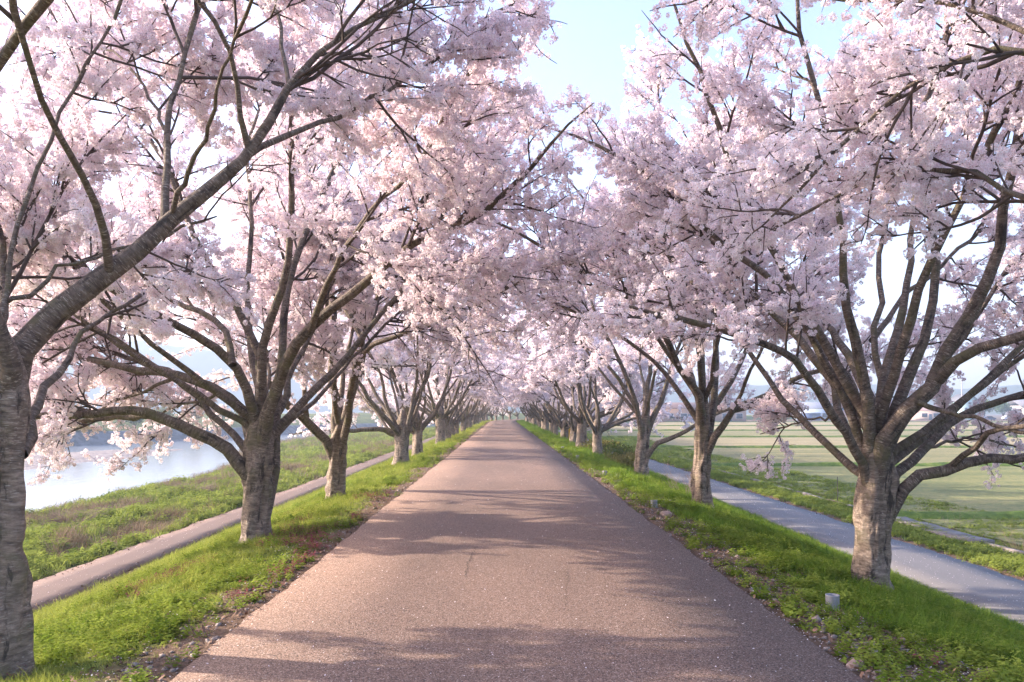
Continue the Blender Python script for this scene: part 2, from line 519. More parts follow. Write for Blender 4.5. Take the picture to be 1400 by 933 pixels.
# river, gravel bar, far bank, distant plain and hills
def far_x(y):
    y = np.asarray(y, float)
    return -66 + 0.30 * np.clip(y - 108, 0, 45) + 0.9 * bend(np.minimum(y, 330))
yy = np.concatenate([np.arange(-10, 200, 4), np.arange(200, 331, 6)])
t = np.linspace(0, 1, 14)
nearx = wide(-20.8 + 0 * yy, yy); fx = far_x(yy) - 1
X = nearx[:, None] * (1 - t) + fx[:, None] * t
o = obj('river', mesh_np('river', np.stack([X, np.repeat(yy[:, None], 14, 1), 0 * X - 3.5], -1).reshape(-1, 3), [grid_faces(len(yy), 14)], M_WATER, True)); tag(o, kind='structure')
yb = np.linspace(8, 118, 90); t = np.linspace(-1, 1, 26)
wid = 11.5 * (1 - smooth(80, 118, yb) * 0.96) * smooth(8, 30, yb)
cxb = -51.5 + 8.5 * smooth(75, 118, yb)
Xb = cxb[:, None] + wid[:, None] * t[None, :] + 1.6 * (fbm(yb[:, None] * .15 + 0 * t, t[None, :] * .4 + 0 * yb[:, None], 3) - .45)
Yb = np.repeat(yb[:, None], 26, 1)
Zb = -3.72 + 0.62 * (1 - np.abs(t) ** 2)[None, :] * np.clip(wid / 6, .3, 1)[:, None] + .25 * (fbm(Xb * .5, Yb * .5, 5) - .45)
o = obj('gravel_bar', mesh_np('gravel_bar', np.stack([Xb, Yb, Zb], -1).reshape(-1, 3), [grid_faces(90, 26)], M_GRAVEL, True)); tag(o, kind='structure')

M_FARBANK = mat_field('far_bank_scrub', [(0.05, 0.065, 0.03), (0.10, 0.12, 0.04), (0.17, 0.18, 0.06), (0.26, 0.22, 0.11)], (.3, 1))
M_REVET = mat_stone('revetment_stone', (0.07, 0.075, 0.08), (0.16, 0.16, 0.165), 1.2)
off = np.array([0, -1.5, -3.5, -4.0]); hz = np.array([-3.9, -3.0, -1.6, -1.55])
Y, O_ = np.meshgrid(yy, off, indexing='ij')
o = obj('revetment', mesh_np('revetment', np.stack([far_x(Y) + O_, Y, np.interp(-O_, -off, hz)], -1).reshape(-1, 3), [grid_faces(len(yy), 4)], M_REVET, True)); tag(o, kind='structure')
off = np.array([-3.7, -6, -10, -16, -24, -40, -80, -200, -600]); hz = np.array([-1.6, -1.2, -.2, .5, .9, .6, .3, .2, .2])
Y, O_ = np.meshgrid(np.concatenate([yy, [400, 600, 1000]]), off, indexing='ij')
Zf = np.interp(-O_, -off, hz) + (fbm(O_ * .2, Y * .12, 2) - .45) * 1.6 * (np.abs(O_) < 60)
o = obj('far_bank', mesh_np('far_bank', np.stack([far_x(np.minimum(Y, 330)) + O_, Y, Zf], -1).reshape(-1, 3), [grid_faces(len(yy) + 3, 9)], M_FARBANK, True)); tag(o, kind='structure')
v, f = np.array([(-1150, -60, -6.0), (1150, -60, -6.0), (1150, 1250, -6.0), (-1150, 1250, -6.0)]), np.array([(0, 1, 2, 3)])
o = obj('plain', mesh_np('plain', v, [f], M_FARBANK)); tag(o, kind='structure')

M_FOREST = mat_field('hill_forest', [(0.02, 0.035, 0.02), (0.035, 0.055, 0.025), (0.055, 0.075, 0.03), (0.08, 0.09, 0.04)], (.08, .2))
def hill(dist, a0, a1, hts, thick, name='hills'):
    n = 140; m = 16
    a = np.linspace(a0, a1, n); r = np.linspace(-1, 1, m)
    h = np.interp(np.linspace(0, 1, n), np.linspace(0, 1, len(hts)), hts) * (0.78 + .5 * fbm(a * 9, a * 0, 3, 5))
    A, R = np.meshgrid(a, r, indexing='ij')
    D = dist + R * thick
    Z = -6.5 + (h[:, None] + 6) * (1 - np.abs(R) ** 1.7) + 7 * (fbm(A * 30, R * 2.2, 1, 5) - .45) * (1 - np.abs(R))
    o = obj(name, mesh_np(name, np.stack([np.sin(A) * D, np.cos(A) * D, Z], -1).reshape(-1, 3), [grid_faces(n, m)], M_FOREST, True))
    tag(o, kind='structure')
hill(1010, math.radians(-62), math.radians(2), [40, 60, 72, 84, 78, 66, 56, 50], 110)
hill(560, math.radians(-58), math.radians(-28.2), [24, 22, 26, 34, 32, 6], 70)
hill(1020, math.radians(2), math.radians(60), [48, 40, 34, 30, 38, 34, 30], 100)

# ------------------------------------------------------------------ cherry trees
def catmull(P, n):
    """resample polyline columns to n points by arc length with a smooth spline"""
    P = np.asarray(P, float)
    if len(P) == 2:
        t = np.linspace(0, 1, n)[:, None]
        return P[0] * (1 - t) + P[1] * t
    Q = np.vstack([2 * P[0] - P[1], P, 2 * P[-1] - P[-2]])
    out = []
    for i in range(len(P) - 1):
        p0, p1, p2, p3 = Q[i:i + 4]
        t = np.linspace(0, 1, 8, endpoint=False)[:, None]
        out.append(0.5 * (2 * p1 + (p2 - p0) * t + (2 * p0 - 5 * p1 + 4 * p2 - p3) * t ** 2 + (3 * p1 - p0 - 3 * p2 + p3) * t ** 3))
    out.append(P[-1:])
    D = np.vstack(out)
    s = np.concatenate([[0], np.cumsum(np.linalg.norm(np.diff(D[:, :3], axis=0), axis=1))])
    tt = np.linspace(0, s[-1], n)
    return np.stack([np.interp(tt, s, D[:, k]) for k in range(D.shape[1])], -1)

def unit(v):
    return v / np.maximum(np.linalg.norm(v, axis=-1, keepdims=True), 1e-9)

def tubes(P, R, sides, knob=0.0, seed=0):
    """batch of tubes. P (B,n,3), R (B,n) -> verts, quads, bark coords"""
    B, n, _ = P.shape
    T = np.empty_like(P)
    T[:, 1:-1] = P[:, 2:] - P[:, :-2]; T[:, 0] = P[:, 1] - P[:, 0]; T[:, -1] = P[:, -1] - P[:, -2]
    T = unit(T)
    mean = unit(P[:, -1] - P[:, 0])
    ref = np.zeros((B, 3)); ref[np.arange(B), np.argmin(np.abs(mean), axis=1)] = 1
    U = unit(np.cross(T, np.repeat(ref[:, None], n, 1)))
    V = np.cross(T, U)
    th = np.linspace(0, 2 * np.pi, sides, endpoint=False)
    c, s = np.cos(th), np.sin(th)
    L = np.concatenate([np.zeros((B, 1)), np.cumsum(np.linalg.norm(np.diff(P, axis=1), axis=2), axis=1)], 1)
    RR = np.repeat(R[:, :, None], sides, 2)
    if knob:
        nz = fbm(c[None, None] * 1.4 + L[:, :, None] * 2.2 + seed, s[None, None] * 1.4 + L[:, :, None] * 1.3 + 3.7, 2)
        nz2 = noise2(c[None, None] * 2.6 + L[:, :, None] * 6 + seed * 3, s[None, None] * 2.6 + L[:, :, None] * 2, 5)
        RR = RR * (1 + knob * ((nz - .47) * 1.6 + (nz2 - .5) * .5))
    vert = P[:, :, None] + RR[..., None] * (U[:, :, None] * c[None, None, :, None] + V[:, :, None] * s[None, None, :, None])
    off = (np.arange(B) * 1.37)[:, None, None]
    bark = np.stack([RR * c + off * .11, RR * s + off * .07, np.repeat((L + off[:, :, 0])[:, :, None], sides, 2)], -1)
    i = np.arange(n - 1)[:, None] * sides + np.arange(sides)[None]
    j = np.arange(n - 1)[:, None] * sides + (np.arange(sides)[None] + 1) % sides
    q = np.stack([i, j, j + sides, i + sides], -1).reshape(-1, 4)
    Fq = (q[None] + (np.arange(B) * n * sides)[:, None, None]).reshape(-1, 4)
    return vert.reshape(-1, 3), Fq, bark.reshape(-1, 3)

def wander(p0, d0, L, n, jit, up, rg, droop=0.0):
    """grow B polylines; returns (B,n,3)"""
    B = len(p0)
    P = np.empty((B, n, 3)); P[:, 0] = p0
    d = unit(d0)
    step = (L / (n - 1))[:, None]
    for k in range(1, n):
        d = d + rg.normal(0, jit, (B, 3))
        d[:, 2] += up - droop * k / n
        d = unit(d)
        P[:, k] = P[:, k - 1] + d * step
    return P

def at_t(P, t, idx):
    n = P.shape[1]
    f = np.clip(t, 0, 0.9999) * (n - 1)
    i = f.astype(int); w = (f - i)[:, None]
    a, b = P[idx, i], P[idx, i + 1]
    return a * (1 - w) + b * w, unit(b - a), i, w[:, 0]

def children(P, R, spacing, tmin, ang, lenf, rg, n, jit, up, droop, axis, outw=0.6, upw=0.35, rmax=0.6, rtip=0.003, tpow=1.0):
    B = len(P)
    Lp = np.linalg.norm(np.diff(P, axis=1), axis=2).sum(1)
    k = np.maximum(1, np.round(Lp * (1 - tmin) / spacing + rg.random(B) - .5)).astype(int)
    idx = np.repeat(np.arange(B), k)
    t = tmin + (1 - tmin) * rg.random(len(idx)) ** tpow
    p, T, i, w = at_t(P, t, idx)
    out = p - axis; out[:, 2] *= 0.25; out = unit(out)
    r = rg.normal(0, .75, (len(idx), 3)) + outw * out + np.array([0, 0, upw])
    perp = unit(r - (r * T).sum(1, keepdims=True) * T)
    a = np.radians(rg.uniform(ang[0], ang[1], len(idx)))[:, None]
    d = np.cos(a) * T + np.sin(a) * perp
    L = lenf(t, Lp[idx], rg)
    r0 = np.minimum((R[idx, i] * (1 - w) + R[idx, np.minimum(i + 1, R.shape[1] - 1)] * w) * rmax, 0.004 + 0.0068 * L)
    C = wander(p, d, L, n, jit, up, rg, droop)
    RC = r0[:, None] * (1 - np.linspace(0, 1, n)[None]) ** .8 + rtip
    return C, RC

# blossom cluster prototypes: a pompom of open five-petalled flowers (kept out of the scene, drawn by the crowns)
def flower(center, axis, rad, rg, petals=5):
    axis = unit(np.asarray(axis))
    u = unit(np.cross(axis, [0.3, 0.5, 0.81])); v = np.cross(axis, u)
    vs_, fs_, cen = [], [], []
    ph = rg.random() * 6.28
    for k in range(petals):
        a = ph + k * 2 * np.pi / petals + rg.normal(0, .08)
        dr = np.cos(a) * u + np.sin(a) * v
        sd = -np.sin(a) * u + np.cos(a) * v
        cup = 0.30 + rg.normal(0, .12)
        base = center + dr * rad * .04
        b = len(vs_)
        vs_ += [base, center + dr * rad * .62 + sd * rad * .46 + axis * rad * cup * .45,
                center + dr * rad * 1.0 + axis * rad * cup, center + dr * rad * .62 - sd * rad * .46 + axis * rad * cup * .45]
        fs_ += [(b, b + 1, b + 2, b + 3)]
        cen += [1, 0.12, 0, 0.12]
    return np.array(vs_), np.array(fs_), np.array(cen)

def cluster(nf, rad, fr, rg, petals=5):
    V_, F_, C_, n = [], [], [], 0
    for k in range(nf):
        z = 1 - 2 * (k + .5) / nf; a = k * 2.39996 + rg.random() * .5
        d = np.array([math.sqrt(1 - z * z) * math.cos(a), math.sqrt(1 - z * z) * math.sin(a), z]) + rg.normal(0, .18, 3)
        d = unit(d)
        v, f, c = flower(d * rad * rg.uniform(.65, 1.1), d + rg.normal(0, .25, 3), fr * rg.uniform(.85, 1.15), rg, petals)
        V_.append(v); F_.append(f + n); C_.append(c); n += len(v)
    return np.concatenate(V_), np.concatenate(F_), np.concatenate(C_)

CL = []
for k in range(5):
    rg = np.random.default_rng(50 + k)
    v, f, c = cluster([14, 12, 16, 10, 15][k], [.031, .028, .035, .025, .033][k], .0158, rg)
    me = mesh_np('blossom_cluster', v, [f], M_PETAL, False, {'cen': ('FLOAT', c.astype(np.float32))})
    CL.append(bpy.data.objects.new('blossom_cluster', me))

def scatter_group(name, protos):
    ng = bpy.data.node_groups.new(name, 'GeometryNodeTree')
    ng.interface.new_socket('Geometry', in_out='INPUT', socket_type='NodeSocketGeometry')
    ng.interface.new_socket('Geometry', in_out='OUTPUT', socket_type='NodeSocketGeometry')
    N = ng.nodes; Lk = ng.links
    gi = N.new('NodeGroupInput'); go = N.new('NodeGroupOutput')
    jn = N.new('GeometryNodeJoinGeometry')
    for p in protos:
        oi = N.new('GeometryNodeObjectInfo'); oi.inputs['Object'].default_value = p
        ti = N.new('GeometryNodeGeometryToInstance')
        Lk.new(oi.outputs['Geometry'], ti.inputs[0]); Lk.new(ti.outputs[0], jn.inputs[0])
    ip = N.new('GeometryNodeInstanceOnPoints'); ip.inputs['Pick Instance'].default_value = True
    def attr(nm, typ):
        a = N.new('GeometryNodeInputNamedAttribute'); a.data_type = typ; a.inputs['Name'].default_value = nm
        return a.outputs['Attribute']
    er = N.new('FunctionNodeEulerToRotation')
    Lk.new(attr('rot', 'FLOAT_VECTOR'), er.inputs[0])
    Lk.new(gi.outputs[0], ip.inputs['Points']); Lk.new(jn.outputs[0], ip.inputs['Instance'])
    Lk.new(er.outputs[0], ip.inputs['Rotation']); Lk.new(attr('scl', 'FLOAT_VECTOR'), ip.inputs['Scale'])
    Lk.new(attr('pick', 'INT'), ip.inputs['Instance Index'])
    Lk.new(ip.outputs[0], go.inputs[0])
    return ng

def scatter_obj(name, pts, rot, scl, pick, ng, mat, parent=None, loc=None):
    scl = np.asarray(scl, np.float32)
    if scl.ndim == 1: scl = np.repeat(scl[:, None], 3, 1)
    me = mesh_np(name, pts, [], mat, False, {'rot': ('FLOAT_VECTOR', rot.astype(np.float32)), 'scl': ('FLOAT_VECTOR', scl), 'pick': ('INT', pick.astype(np.int32))})
    o = obj(name, me, parent, loc)
    md = o.modifiers.new('scatter', 'NODES'); md.node_group = ng
    return o

NG_BLOSSOM = scatter_group('blossoms', CL)

def skeleton(limbs, axis, rg, dens=1.0, low=None):
    """limbs: list of (P (n,3), R (n,)) main limbs from collar to tip. Returns per-limb branch levels and blossom points"""
    n = 20
    LP, LR = [], []
    for P, R, *_ in limbs:
        Q = catmull(np.hstack([P, R[:, None]]), n)
        Q[1:-1, :3] += rg.normal(0, .012, (n - 2, 3))
        LP.append(Q[:, :3]); LR.append(Q[:, 3])
    LP = np.array(LP); LR = np.array(LR)
    out = []
    s0 = int(rg.integers(1 << 30))
    for li in range(len(LP)):
        rg = np.random.default_rng(s0 + li)
        P1, R1 = LP[li:li + 1], LR[li:li + 1]
        tmin = limbs[li][2] if len(limbs[li]) > 2 else 0.34
        C2, R2 = children(P1, R1, 0.27 / dens, tmin, (28, 62), lambda t, L, g: g.uniform(.7, 1.25, len(t)) * np.clip(.42 * L * (1.18 - t), .7, 2.3), rg, 9, .11, .035, .05, axis)
        C3, R3 = children(C2, R2, 0.175 / dens, .12, (30, 65), lambda t, L, g: g.uniform(.6, 1.3, len(t)) * np.clip(.55 * L * (1.15 - t), .25, .95), rg, 6, .12, .02, .12, axis, .4, .12)
        C4, R4 = children(C3, R3, 0.19 / dens, .10, (30, 70), lambda t, L, g: g.uniform(.10, .34, len(t)), rg, 4, .14, .02, .06, axis, .2, .1, .7, .0016)
        out.append((P1, R1, C2, R2, C3, R3, C4, R4))
    return out

def blossom_points(sk, rg, dens=1.0):
    pts = []
    for (P1, R1, C2, R2, C3, R3, C4, R4) in sk:
        for P, sp, tmin in ((P1, .10, .80), (C2, .075, .50), (C3, .056, .20), (C4, .050, .15)):
            L = np.linalg.norm(np.diff(P, axis=1), axis=2).sum(1)
            k = np.maximum(0, np.floor(L * (1 - tmin) / sp * dens + rg.random(len(P)))).astype(int)
            idx = np.repeat(np.arange(len(P)), k)
            if not len(idx): continue
            t = tmin + (1 - tmin) * rg.random(len(idx))
            p, T, i, w = at_t(P, t, idx)
            o = rg.normal(0, 1, (len(idx), 3)); o = unit(o - (o * T).sum(1, keepdims=True) * T)
            pts.append(p + o * rg.uniform(.005, .085, len(idx))[:, None] + np.array([0, 0, -.012]))
    return np.concatenate(pts)

def extend(P, R, centre, radii, rg, maxlen=3.6, up=.10, tip=.006):
    """carry a traced limb on to the edge of the crown"""
    P = [np.array(p) for p in P]; R = list(R)
    d = unit(P[-1] - P[-2]); p = P[-1].copy(); run = 0
    r0 = R[-1]; add = []
    while run < maxlen:
        q = (p - centre) / radii
        if (q * q).sum() > 1: break
        d = unit(d + rg.normal(0, .10, 3) + np.array([0, 0, up]) + .05 * unit(p - centre))
        p = p + d * .35; run += .35; add.append(p.copy())
    if len(add) < 2:
        add = [p + d * .3, p + d * .6]
    for k, a in enumerate(add):
        P.append(a); R.append(max(tip, r0 * (1 - (k + 1) / len(add)) ** .85 + tip))
    return np.array(P), np.array(R)

def trunk_mesh(P, R, seed, sides=44, rows=90, ground=None, mat=None):
    Q = catmull(np.hstack([P, R[:, None]]), rows)
    zb = ground if ground is not None else P[0][2] + .3
    h = np.clip(Q[:, 2] - zb, -.4, None)
    r = Q[:, 3]
    v, f, b = tubes(Q[None, :, :3], r[None], sides, .34, seed)
    # root flare in lobes and a shallow flute up the stem
    v = v.reshape(rows, sides, 3)
    th = np.linspace(0, 2 * np.pi, sides, endpoint=False)
    lob = .5 + .5 * np.cos(5 * th + seed) + .35 * np.cos(3 * th + 2 * seed)
    fl = .34 * np.exp(-np.clip(h, 0, None) / .10)[:, None] * (.35 + .65 * lob[None]) + .07 * np.cos(4 * th + seed + h[:, None] * 1.2)
    c = Q[:, None, :3]
    dirv = v - c
    wa = np.arctan2(dirv[..., 1], dirv[..., 0])
    rs = np.random.default_rng(seed + 5)
    H = h[:, None] + 0 * wa
    for q in range(9):           # burls and pruned knots
        ha, aa, am, sg = rs.uniform(.1, 1.6), rs.uniform(-math.pi, math.pi), rs.uniform(.10, .28), rs.uniform(.05, .10)
        da = np.angle(np.exp(1j * (wa - aa)))
        fl = fl + am * np.exp(-((H - ha) / sg) ** 2 - (da / (sg * 4.2)) ** 2)
        fl = fl - am * .7 * np.exp(-((H - ha) / (sg * .35)) ** 2 - (da / (sg * 1.5)) ** 2)
    for q in range(3):           # seams where the stems have grown together
        aa = rs.uniform(-math.pi, math.pi) if q else -1.57 + rs.normal(0, .5)
        tw = rs.normal(0, .35)
        da = np.angle(np.exp(1j * (wa - aa - tw * H - .12 * np.sin(H * 6 + seed))))
        fl = fl - .20 * np.exp(-(da / .13) ** 2) * smooth(.15, .5, H)
    v = c + (v - c) * (1 + fl[..., None])
    v = v.reshape(-1, 3)
    top = np.arange((rows - 1) * sides, rows * sides)
    v = np.vstack([v, Q[-1, :3] + unit(Q[-1, :3] - Q[-2, :3]) * R[-1] * .5]); b = np.vstack([b, b[-1]])
    cap = np.stack([top, np.roll(top, -1), np.full(sides, len(v) - 1)], -1)
    return mesh_np('trunk', v, [f, cap], mat or M_TRUNK, True, {'bark': ('FLOAT_VECTOR', b.astype(np.float32))})

def limb_mesh(level, seed):
    P1, R1, C2, R2, C3, R3, C4, R4 = level
    vs_, fs_, bs_, n = [], [], [], 0
    mi = []
    for P, R, sides, kn in ((P1, R1, 14, .16), (C2, R2, 6, .05), (C3, R3, 4, 0), (C4, R4, 3, 0)):
        v, f, b = tubes(P, R, sides, kn, seed)
        vs_.append(v); fs_.append(f + n); bs_.append(b); n += len(v); mi.append(np.full(len(f), 0 if sides == 14 else 1))
    me = mesh_np('limb', np.concatenate(vs_), [np.concatenate(fs_)], M_BARK, True, {'bark': ('FLOAT_VECTOR', np.concatenate(bs_).astype(np.float32))})
    me.materials.append(M_TWIG)
    me.polygons.foreach_set('material_index', np.concatenate(mi).astype(np.int32))
    return me

def hero_tree(spec, seed):
    rg = np.random.default_rng(seed)
    Y = spec['Y']
    tr = spec['trunk']
    P = np.array([pw(px, py, Y + (tr_dz[0] if tr_dz else 0)) for px, py, r, *tr_dz in tr])
    R = np.array([.81 * r / F * Y for _, _, r, *_ in tr])
    base = P[0].copy()
    gz = float(ground_z(base[0], base[1]))
    P = np.vstack([[base[0], base[1], gz - .35], P]); R = np.concatenate([[R[0] * 1.02], R])
    tu = unit(P[-1] - P[-2]); P = np.vstack([P, P[-1] + tu * R[-1] * 1.5, P[-1] + tu * R[-1] * 2.6]); R = np.concatenate([R, [R[-1] * .7, R[-1] * .25]])
    root = empty('cherry_tree', (base[0], base[1], gz))
    tag(root, spec['label'], 'tree', 'cherry trees lining the path')
    org = np.array([base[0], base[1], gz])
    tm = trunk_mesh(P - org, R, seed, ground=0.0)
    obj('trunk', tm, root)
    centre = np.array([base[0] + spec.get('cx', 0), base[1] + spec.get('cy', 0), gz + spec.get('cz', 4.9)])
    radii = np.array(spec.get('radii', (5.2, 5.0, 4.6)))
    limbs = []
    for li, L in enumerate(spec['limbs']):
        rl = np.random.default_rng(seed * 100 + li)
        pts = L[0]; r0, r1, dz = L[1:4]
        opt = L[4] if len(L) > 4 else {}
        n = len(pts)
        dpx = np.concatenate([[0], np.cumsum(np.hypot(np.diff([p[0] for p in pts]), np.diff([p[1] for p in pts])))]); dpx /= dpx[-1]
        dz0 = opt.get('dz0', 0.0)
        PL = np.array([pw(p[0], p[1], Y + dz0 + (dz - dz0) * s) for p, s in zip(pts, dpx)])
        RL = .76 * (r0 + (r1 - r0) * dpx ** .62) / F * Y
        PL, RL = extend(PL, RL, centre, radii, rl, opt.get('ext', 3.4), opt.get('up', .10))
        limbs.append((PL - org, RL, opt.get('tmin', .34)))
    for k in range(spec.get('extra', 0)):       # limbs hidden behind or ahead of the stem fill the crown in depth; the leaning tree's are added to shade the path
        a = spec['xa'][k]
        d = np.array([math.cos(a[0]) * a[1], math.sin(a[0]) * a[1], 1.0]); d = unit(d)
        p = np.array([0, 0, a[2]]) + (P[-3] - org) * np.array([1, 1, 0])
        PL = [p - np.array([0, 0, .35])]; RL = [a[3] * 1.1]
        for q in range(5):
            PL.append(PL[-1] + d * .55); RL.append(a[3] * (1 - .10 * (q + 1)))
            d = unit(d + rg.normal(0, .09, 3) + np.array([0, 0, .07]))
        PL, RL = extend(np.array(PL), np.array(RL), centre - org, radii, rg, 3.0, .08)
        limbs.append((PL, RL, .38))
    axis = np.array([0, 0, 3.0])
    sk = skeleton(limbs, axis, rg, spec.get('dens', 1.0))
    def gap(p, m=0.0):          # the rows stay apart high over the path
        x = p[..., 0] + org[0]; z = p[..., 2] + org[2]
        return (x > .5 - m) & (x < 1.55 + m) & (z > 5.3 - m)
    sk = [(lv[0], lv[1], lv[2], lv[3], lv[4][~gap(lv[4][:, -1])], lv[5][~gap(lv[4][:, -1])], lv[6][~gap(lv[6][:, 0], .1)], lv[7][~gap(lv[6][:, 0], .1)]) for lv in sk]
    for k, lv in enumerate(sk):
        obj('limb', limb_mesh(lv, seed + k), root)
    pts = blossom_points(sk, rg, 2.3 * spec.get('bloom', 1.0))
    # keep the walking space under the crowns open
    wx = pts[:, 0] + org[0]; wy = pts[:, 1] + org[1]; wz = pts[:, 2] + org[2]
    keep = ~((np.abs(wx) < 1.9) & (wz < 2.3)) & (wz > -1.2) & ~((wy < 2.4) & (np.abs(wx) < 1.6))
    keep &= ~(gap(pts) & (rg.random(len(pts)) < .93))
    if spec.get('open'):        # the limb over the path is bare on its path side, blossom sits behind and above it
        ml = limbs[0][0]; jj = np.argmin(((pts[:, None, :] - ml[None, ::2]) ** 2).sum(-1), 1); near = ml[::2][jj]
        dd = np.linalg.norm(pts - near, axis=1)
        keep &= ~((pts[:, 1] < near[:, 1] + .15) & (pts[:, 0] > .7) & (pts[:, 2] < near[:, 2] + .75) & (dd < 1.7) & (rg.random(len(pts)) < .95)) & ~((dd < .4) & (rg.random(len(pts)) < .7))
        keep &= ~((wy < 4.2) & (wx > -1.3)) & (wy > 2.9)
    pts = pts[keep]
    m = len(pts)
    o = scatter_obj('crown', pts, rg.uniform(0, 6.28, (m, 3)), rg.uniform(.5, 1.05, m) * spec.get('size', 1.0), rg.integers(0, 5, m), NG_BLOSSOM, M_PETAL, root)
    tag(o, kind='stuff')
    return root, m

HERO = []
HERO.append(dict(Y=5.4, label='leaning cherry tree with thick trunk bent over the path, beside riverside slope', cx=.6, cz=4.6, radii=(4.7, 4.6, 4.3), bloom=1.35, dens=1.0, open=True,
    trunk=[(0, 930, 46), (4, 850, 44), (-3, 760, 41), (-2, 680, 38), (2, 600, 38), (6, 540, 36)],
    limbs=[
        ([(3, 610), (8, 540), (18, 490), (72, 432), (135, 385), (185, 345), (240, 293), (300, 243), (345, 195), (403, 110), (440, 75), (480, 47)], 36, 5, .9, dict(ext=2.4, tmin=.50)),
        ([(225, 305), (228, 280), (230, 215), (232, 150), (245, 110), (258, 70)], 9, 5, 1.1, dict(dz0=.5, tmin=.25)),
        ([(340, 205), (334, 175), (325, 125), (318, 70), (300, 45)], 7, 4, .2, dict(dz0=.65, tmin=.2)),
        ([(395, 118), (388, 80), (380, 30), (376, -30)], 5, 3.5, 1.4, dict(dz0=.8, tmin=.2)),
        ([(335, 215), (360, 197), (420, 178), (480, 152), (520, 130), (590, 85)], 7.5, 4, 2.2, dict(dz0=.65, tmin=.2, up=.02)),
        ([(28, 620), (42, 585), (52, 540), (88, 498), (98, 470), (130, 440), (160, 425)], 13, 4, 1.6, dict(tmin=.45, up=.02, ext=1.6)),
        ([(-2, 560), (-20, 490), (-60, 440), (-110, 380), (-150, 300), (-170, 200)], 24, 10, .6, dict(tmin=.45)),
        ([(-6, 560), (-25, 500), (-20, 440), (-5, 420), (30, 405), (58, 392), (75, 368), (125, 352)], 8, 3, .5, dict(tmin=.55, ext=.2)),
        ([(4, 560), (10, 500), (-30, 380), (-60, 250), (-20, 120), (30, 40)], 20, 7, -1.0, dict(tmin=.45, ext=2.6)),
        ([(150, 370), (140, 300), (100, 220), (60, 150), (40, 90)], 9, 4, -.9, dict(dz0=.3, tmin=.25)),
        ([(235, 297), (260, 230), (292, 150), (310, 80)], 6, 2.5, -.5, dict(dz0=.5, tmin=.6, ext=.4)),
        ([(-5, 520), (5, 400), (30, 290), (65, 200), (100, 120), (140, 60)], 7, 3, 1.0, dict(tmin=.5, ext=1.6)),
        ([(232, 200), (205, 130), (165, 80), (120, 60)], 4, 2.5, 1.8, dict(dz0=.8, tmin=.15, ext=1.2)),
    ], extra=4, xa=[(3.0, 1.9, 1.7, .07), (2.3, 1.7, 1.7, .06), (3.7, 1.6, 1.8, .06), (2.7, 2.6, 1.6, .05)]))  # extra limbs mostly out of frame, added for the dappled shade they cast
HERO.append(dict(Y=11.3, label='many-limbed cherry tree with low limb reaching out over the river bank', cx=-.2,
    trunk=[(351, 735, 22), (351, 700, 21), (352, 660, 23), (353, 620, 24), (355, 585, 22)],
    limbs=[
        ([(350, 665), (332, 640), (306, 610), (270, 592), (235, 577), (203, 563), (167, 559), (107, 568), (53, 568), (0, 575)], 15, 5, -.9, dict(tmin=.5, up=-.02, ext=1.4)),
        ([(205, 568), (150, 572), (86, 580), (32, 586)], 7, 4, 1.0, dict(dz0=-.4, tmin=.25, up=-.06, ext=1.3)),
        ([(350, 620), (333, 565), (300, 535), (239, 513), (193, 508), (150, 499), (111, 488), (60, 470)], 13, 5, .8, dict(tmin=.45, up=.03)),
        ([(240, 514), (200, 497), (150, 482), (90, 470)], 6, 4, 1.8, dict(dz0=.4, tmin=.2, up=.03)),
        ([(352, 600), (340, 535), (316, 496), (290, 473), (251, 447), (200, 424), (150, 395), (120, 370)], 11, 5, -1.2, dict(tmin=.45)),
        ([(318, 500), (307, 451), (281, 432), (239, 413), (190, 385)], 7, 4, .9, dict(dz0=-.5, tmin=.3)),
        ([(355, 600), (353, 480), (339, 449), (322, 417), (300, 385), (270, 330), (255, 300), (235, 240)], 11, 4.5, .5, dict(tmin=.42)),
        ([(356, 600), (358, 480), (367, 443), (384, 400), (395, 350), (400, 290), (397, 220), (400, 150)], 11, 4, -.6, dict(tmin=.42)),
        ([(356, 630), (366, 560), (382, 524), (393, 487), (425, 449), (457, 417), (483, 400), (520, 370), (560, 335), (605, 318)], 15, 5, -1.4, dict(tmin=.45, up=.03)),
        ([(356, 730), (366, 695), (377, 640), (380, 560), (386, 480), (390, 410), (410, 340), (440, 270)], 11, 6, 1.6, dict(tmin=.42)),
        ([(360, 560), (345, 480), (338, 400), (345, 320), (340, 250)], 8, 4, 2.2, dict(tmin=.42)),
        ([(425, 452), (450, 380), (500, 300), (560, 240)], 6, 3, -2.4, dict(dz0=-.7, tmin=.2)),
        ([(240, 515), (200, 535), (150, 552), (95, 590)], 4, 2, 1.8, dict(dz0=.4, tmin=.2, up=-.06, ext=.9)),
        ([(300, 536), (275, 548), (240, 556), (210, 575)], 3.5, 2, 2.2, dict(dz0=.3, tmin=.2, up=-.05, ext=.9)),
    ], extra=7, xa=[(1.5, 1.1, 1.6, .07), (.5, 1.0, 1.7, .07), (1.9, 1.6, 1.5, .06), (2.6, 1.5, 1.5, .06), (1.3, 1.8, 1.6, .05), (3.5, 1.7, 1.9, .05), (4.0, 1.4, 2.0, .05)]))
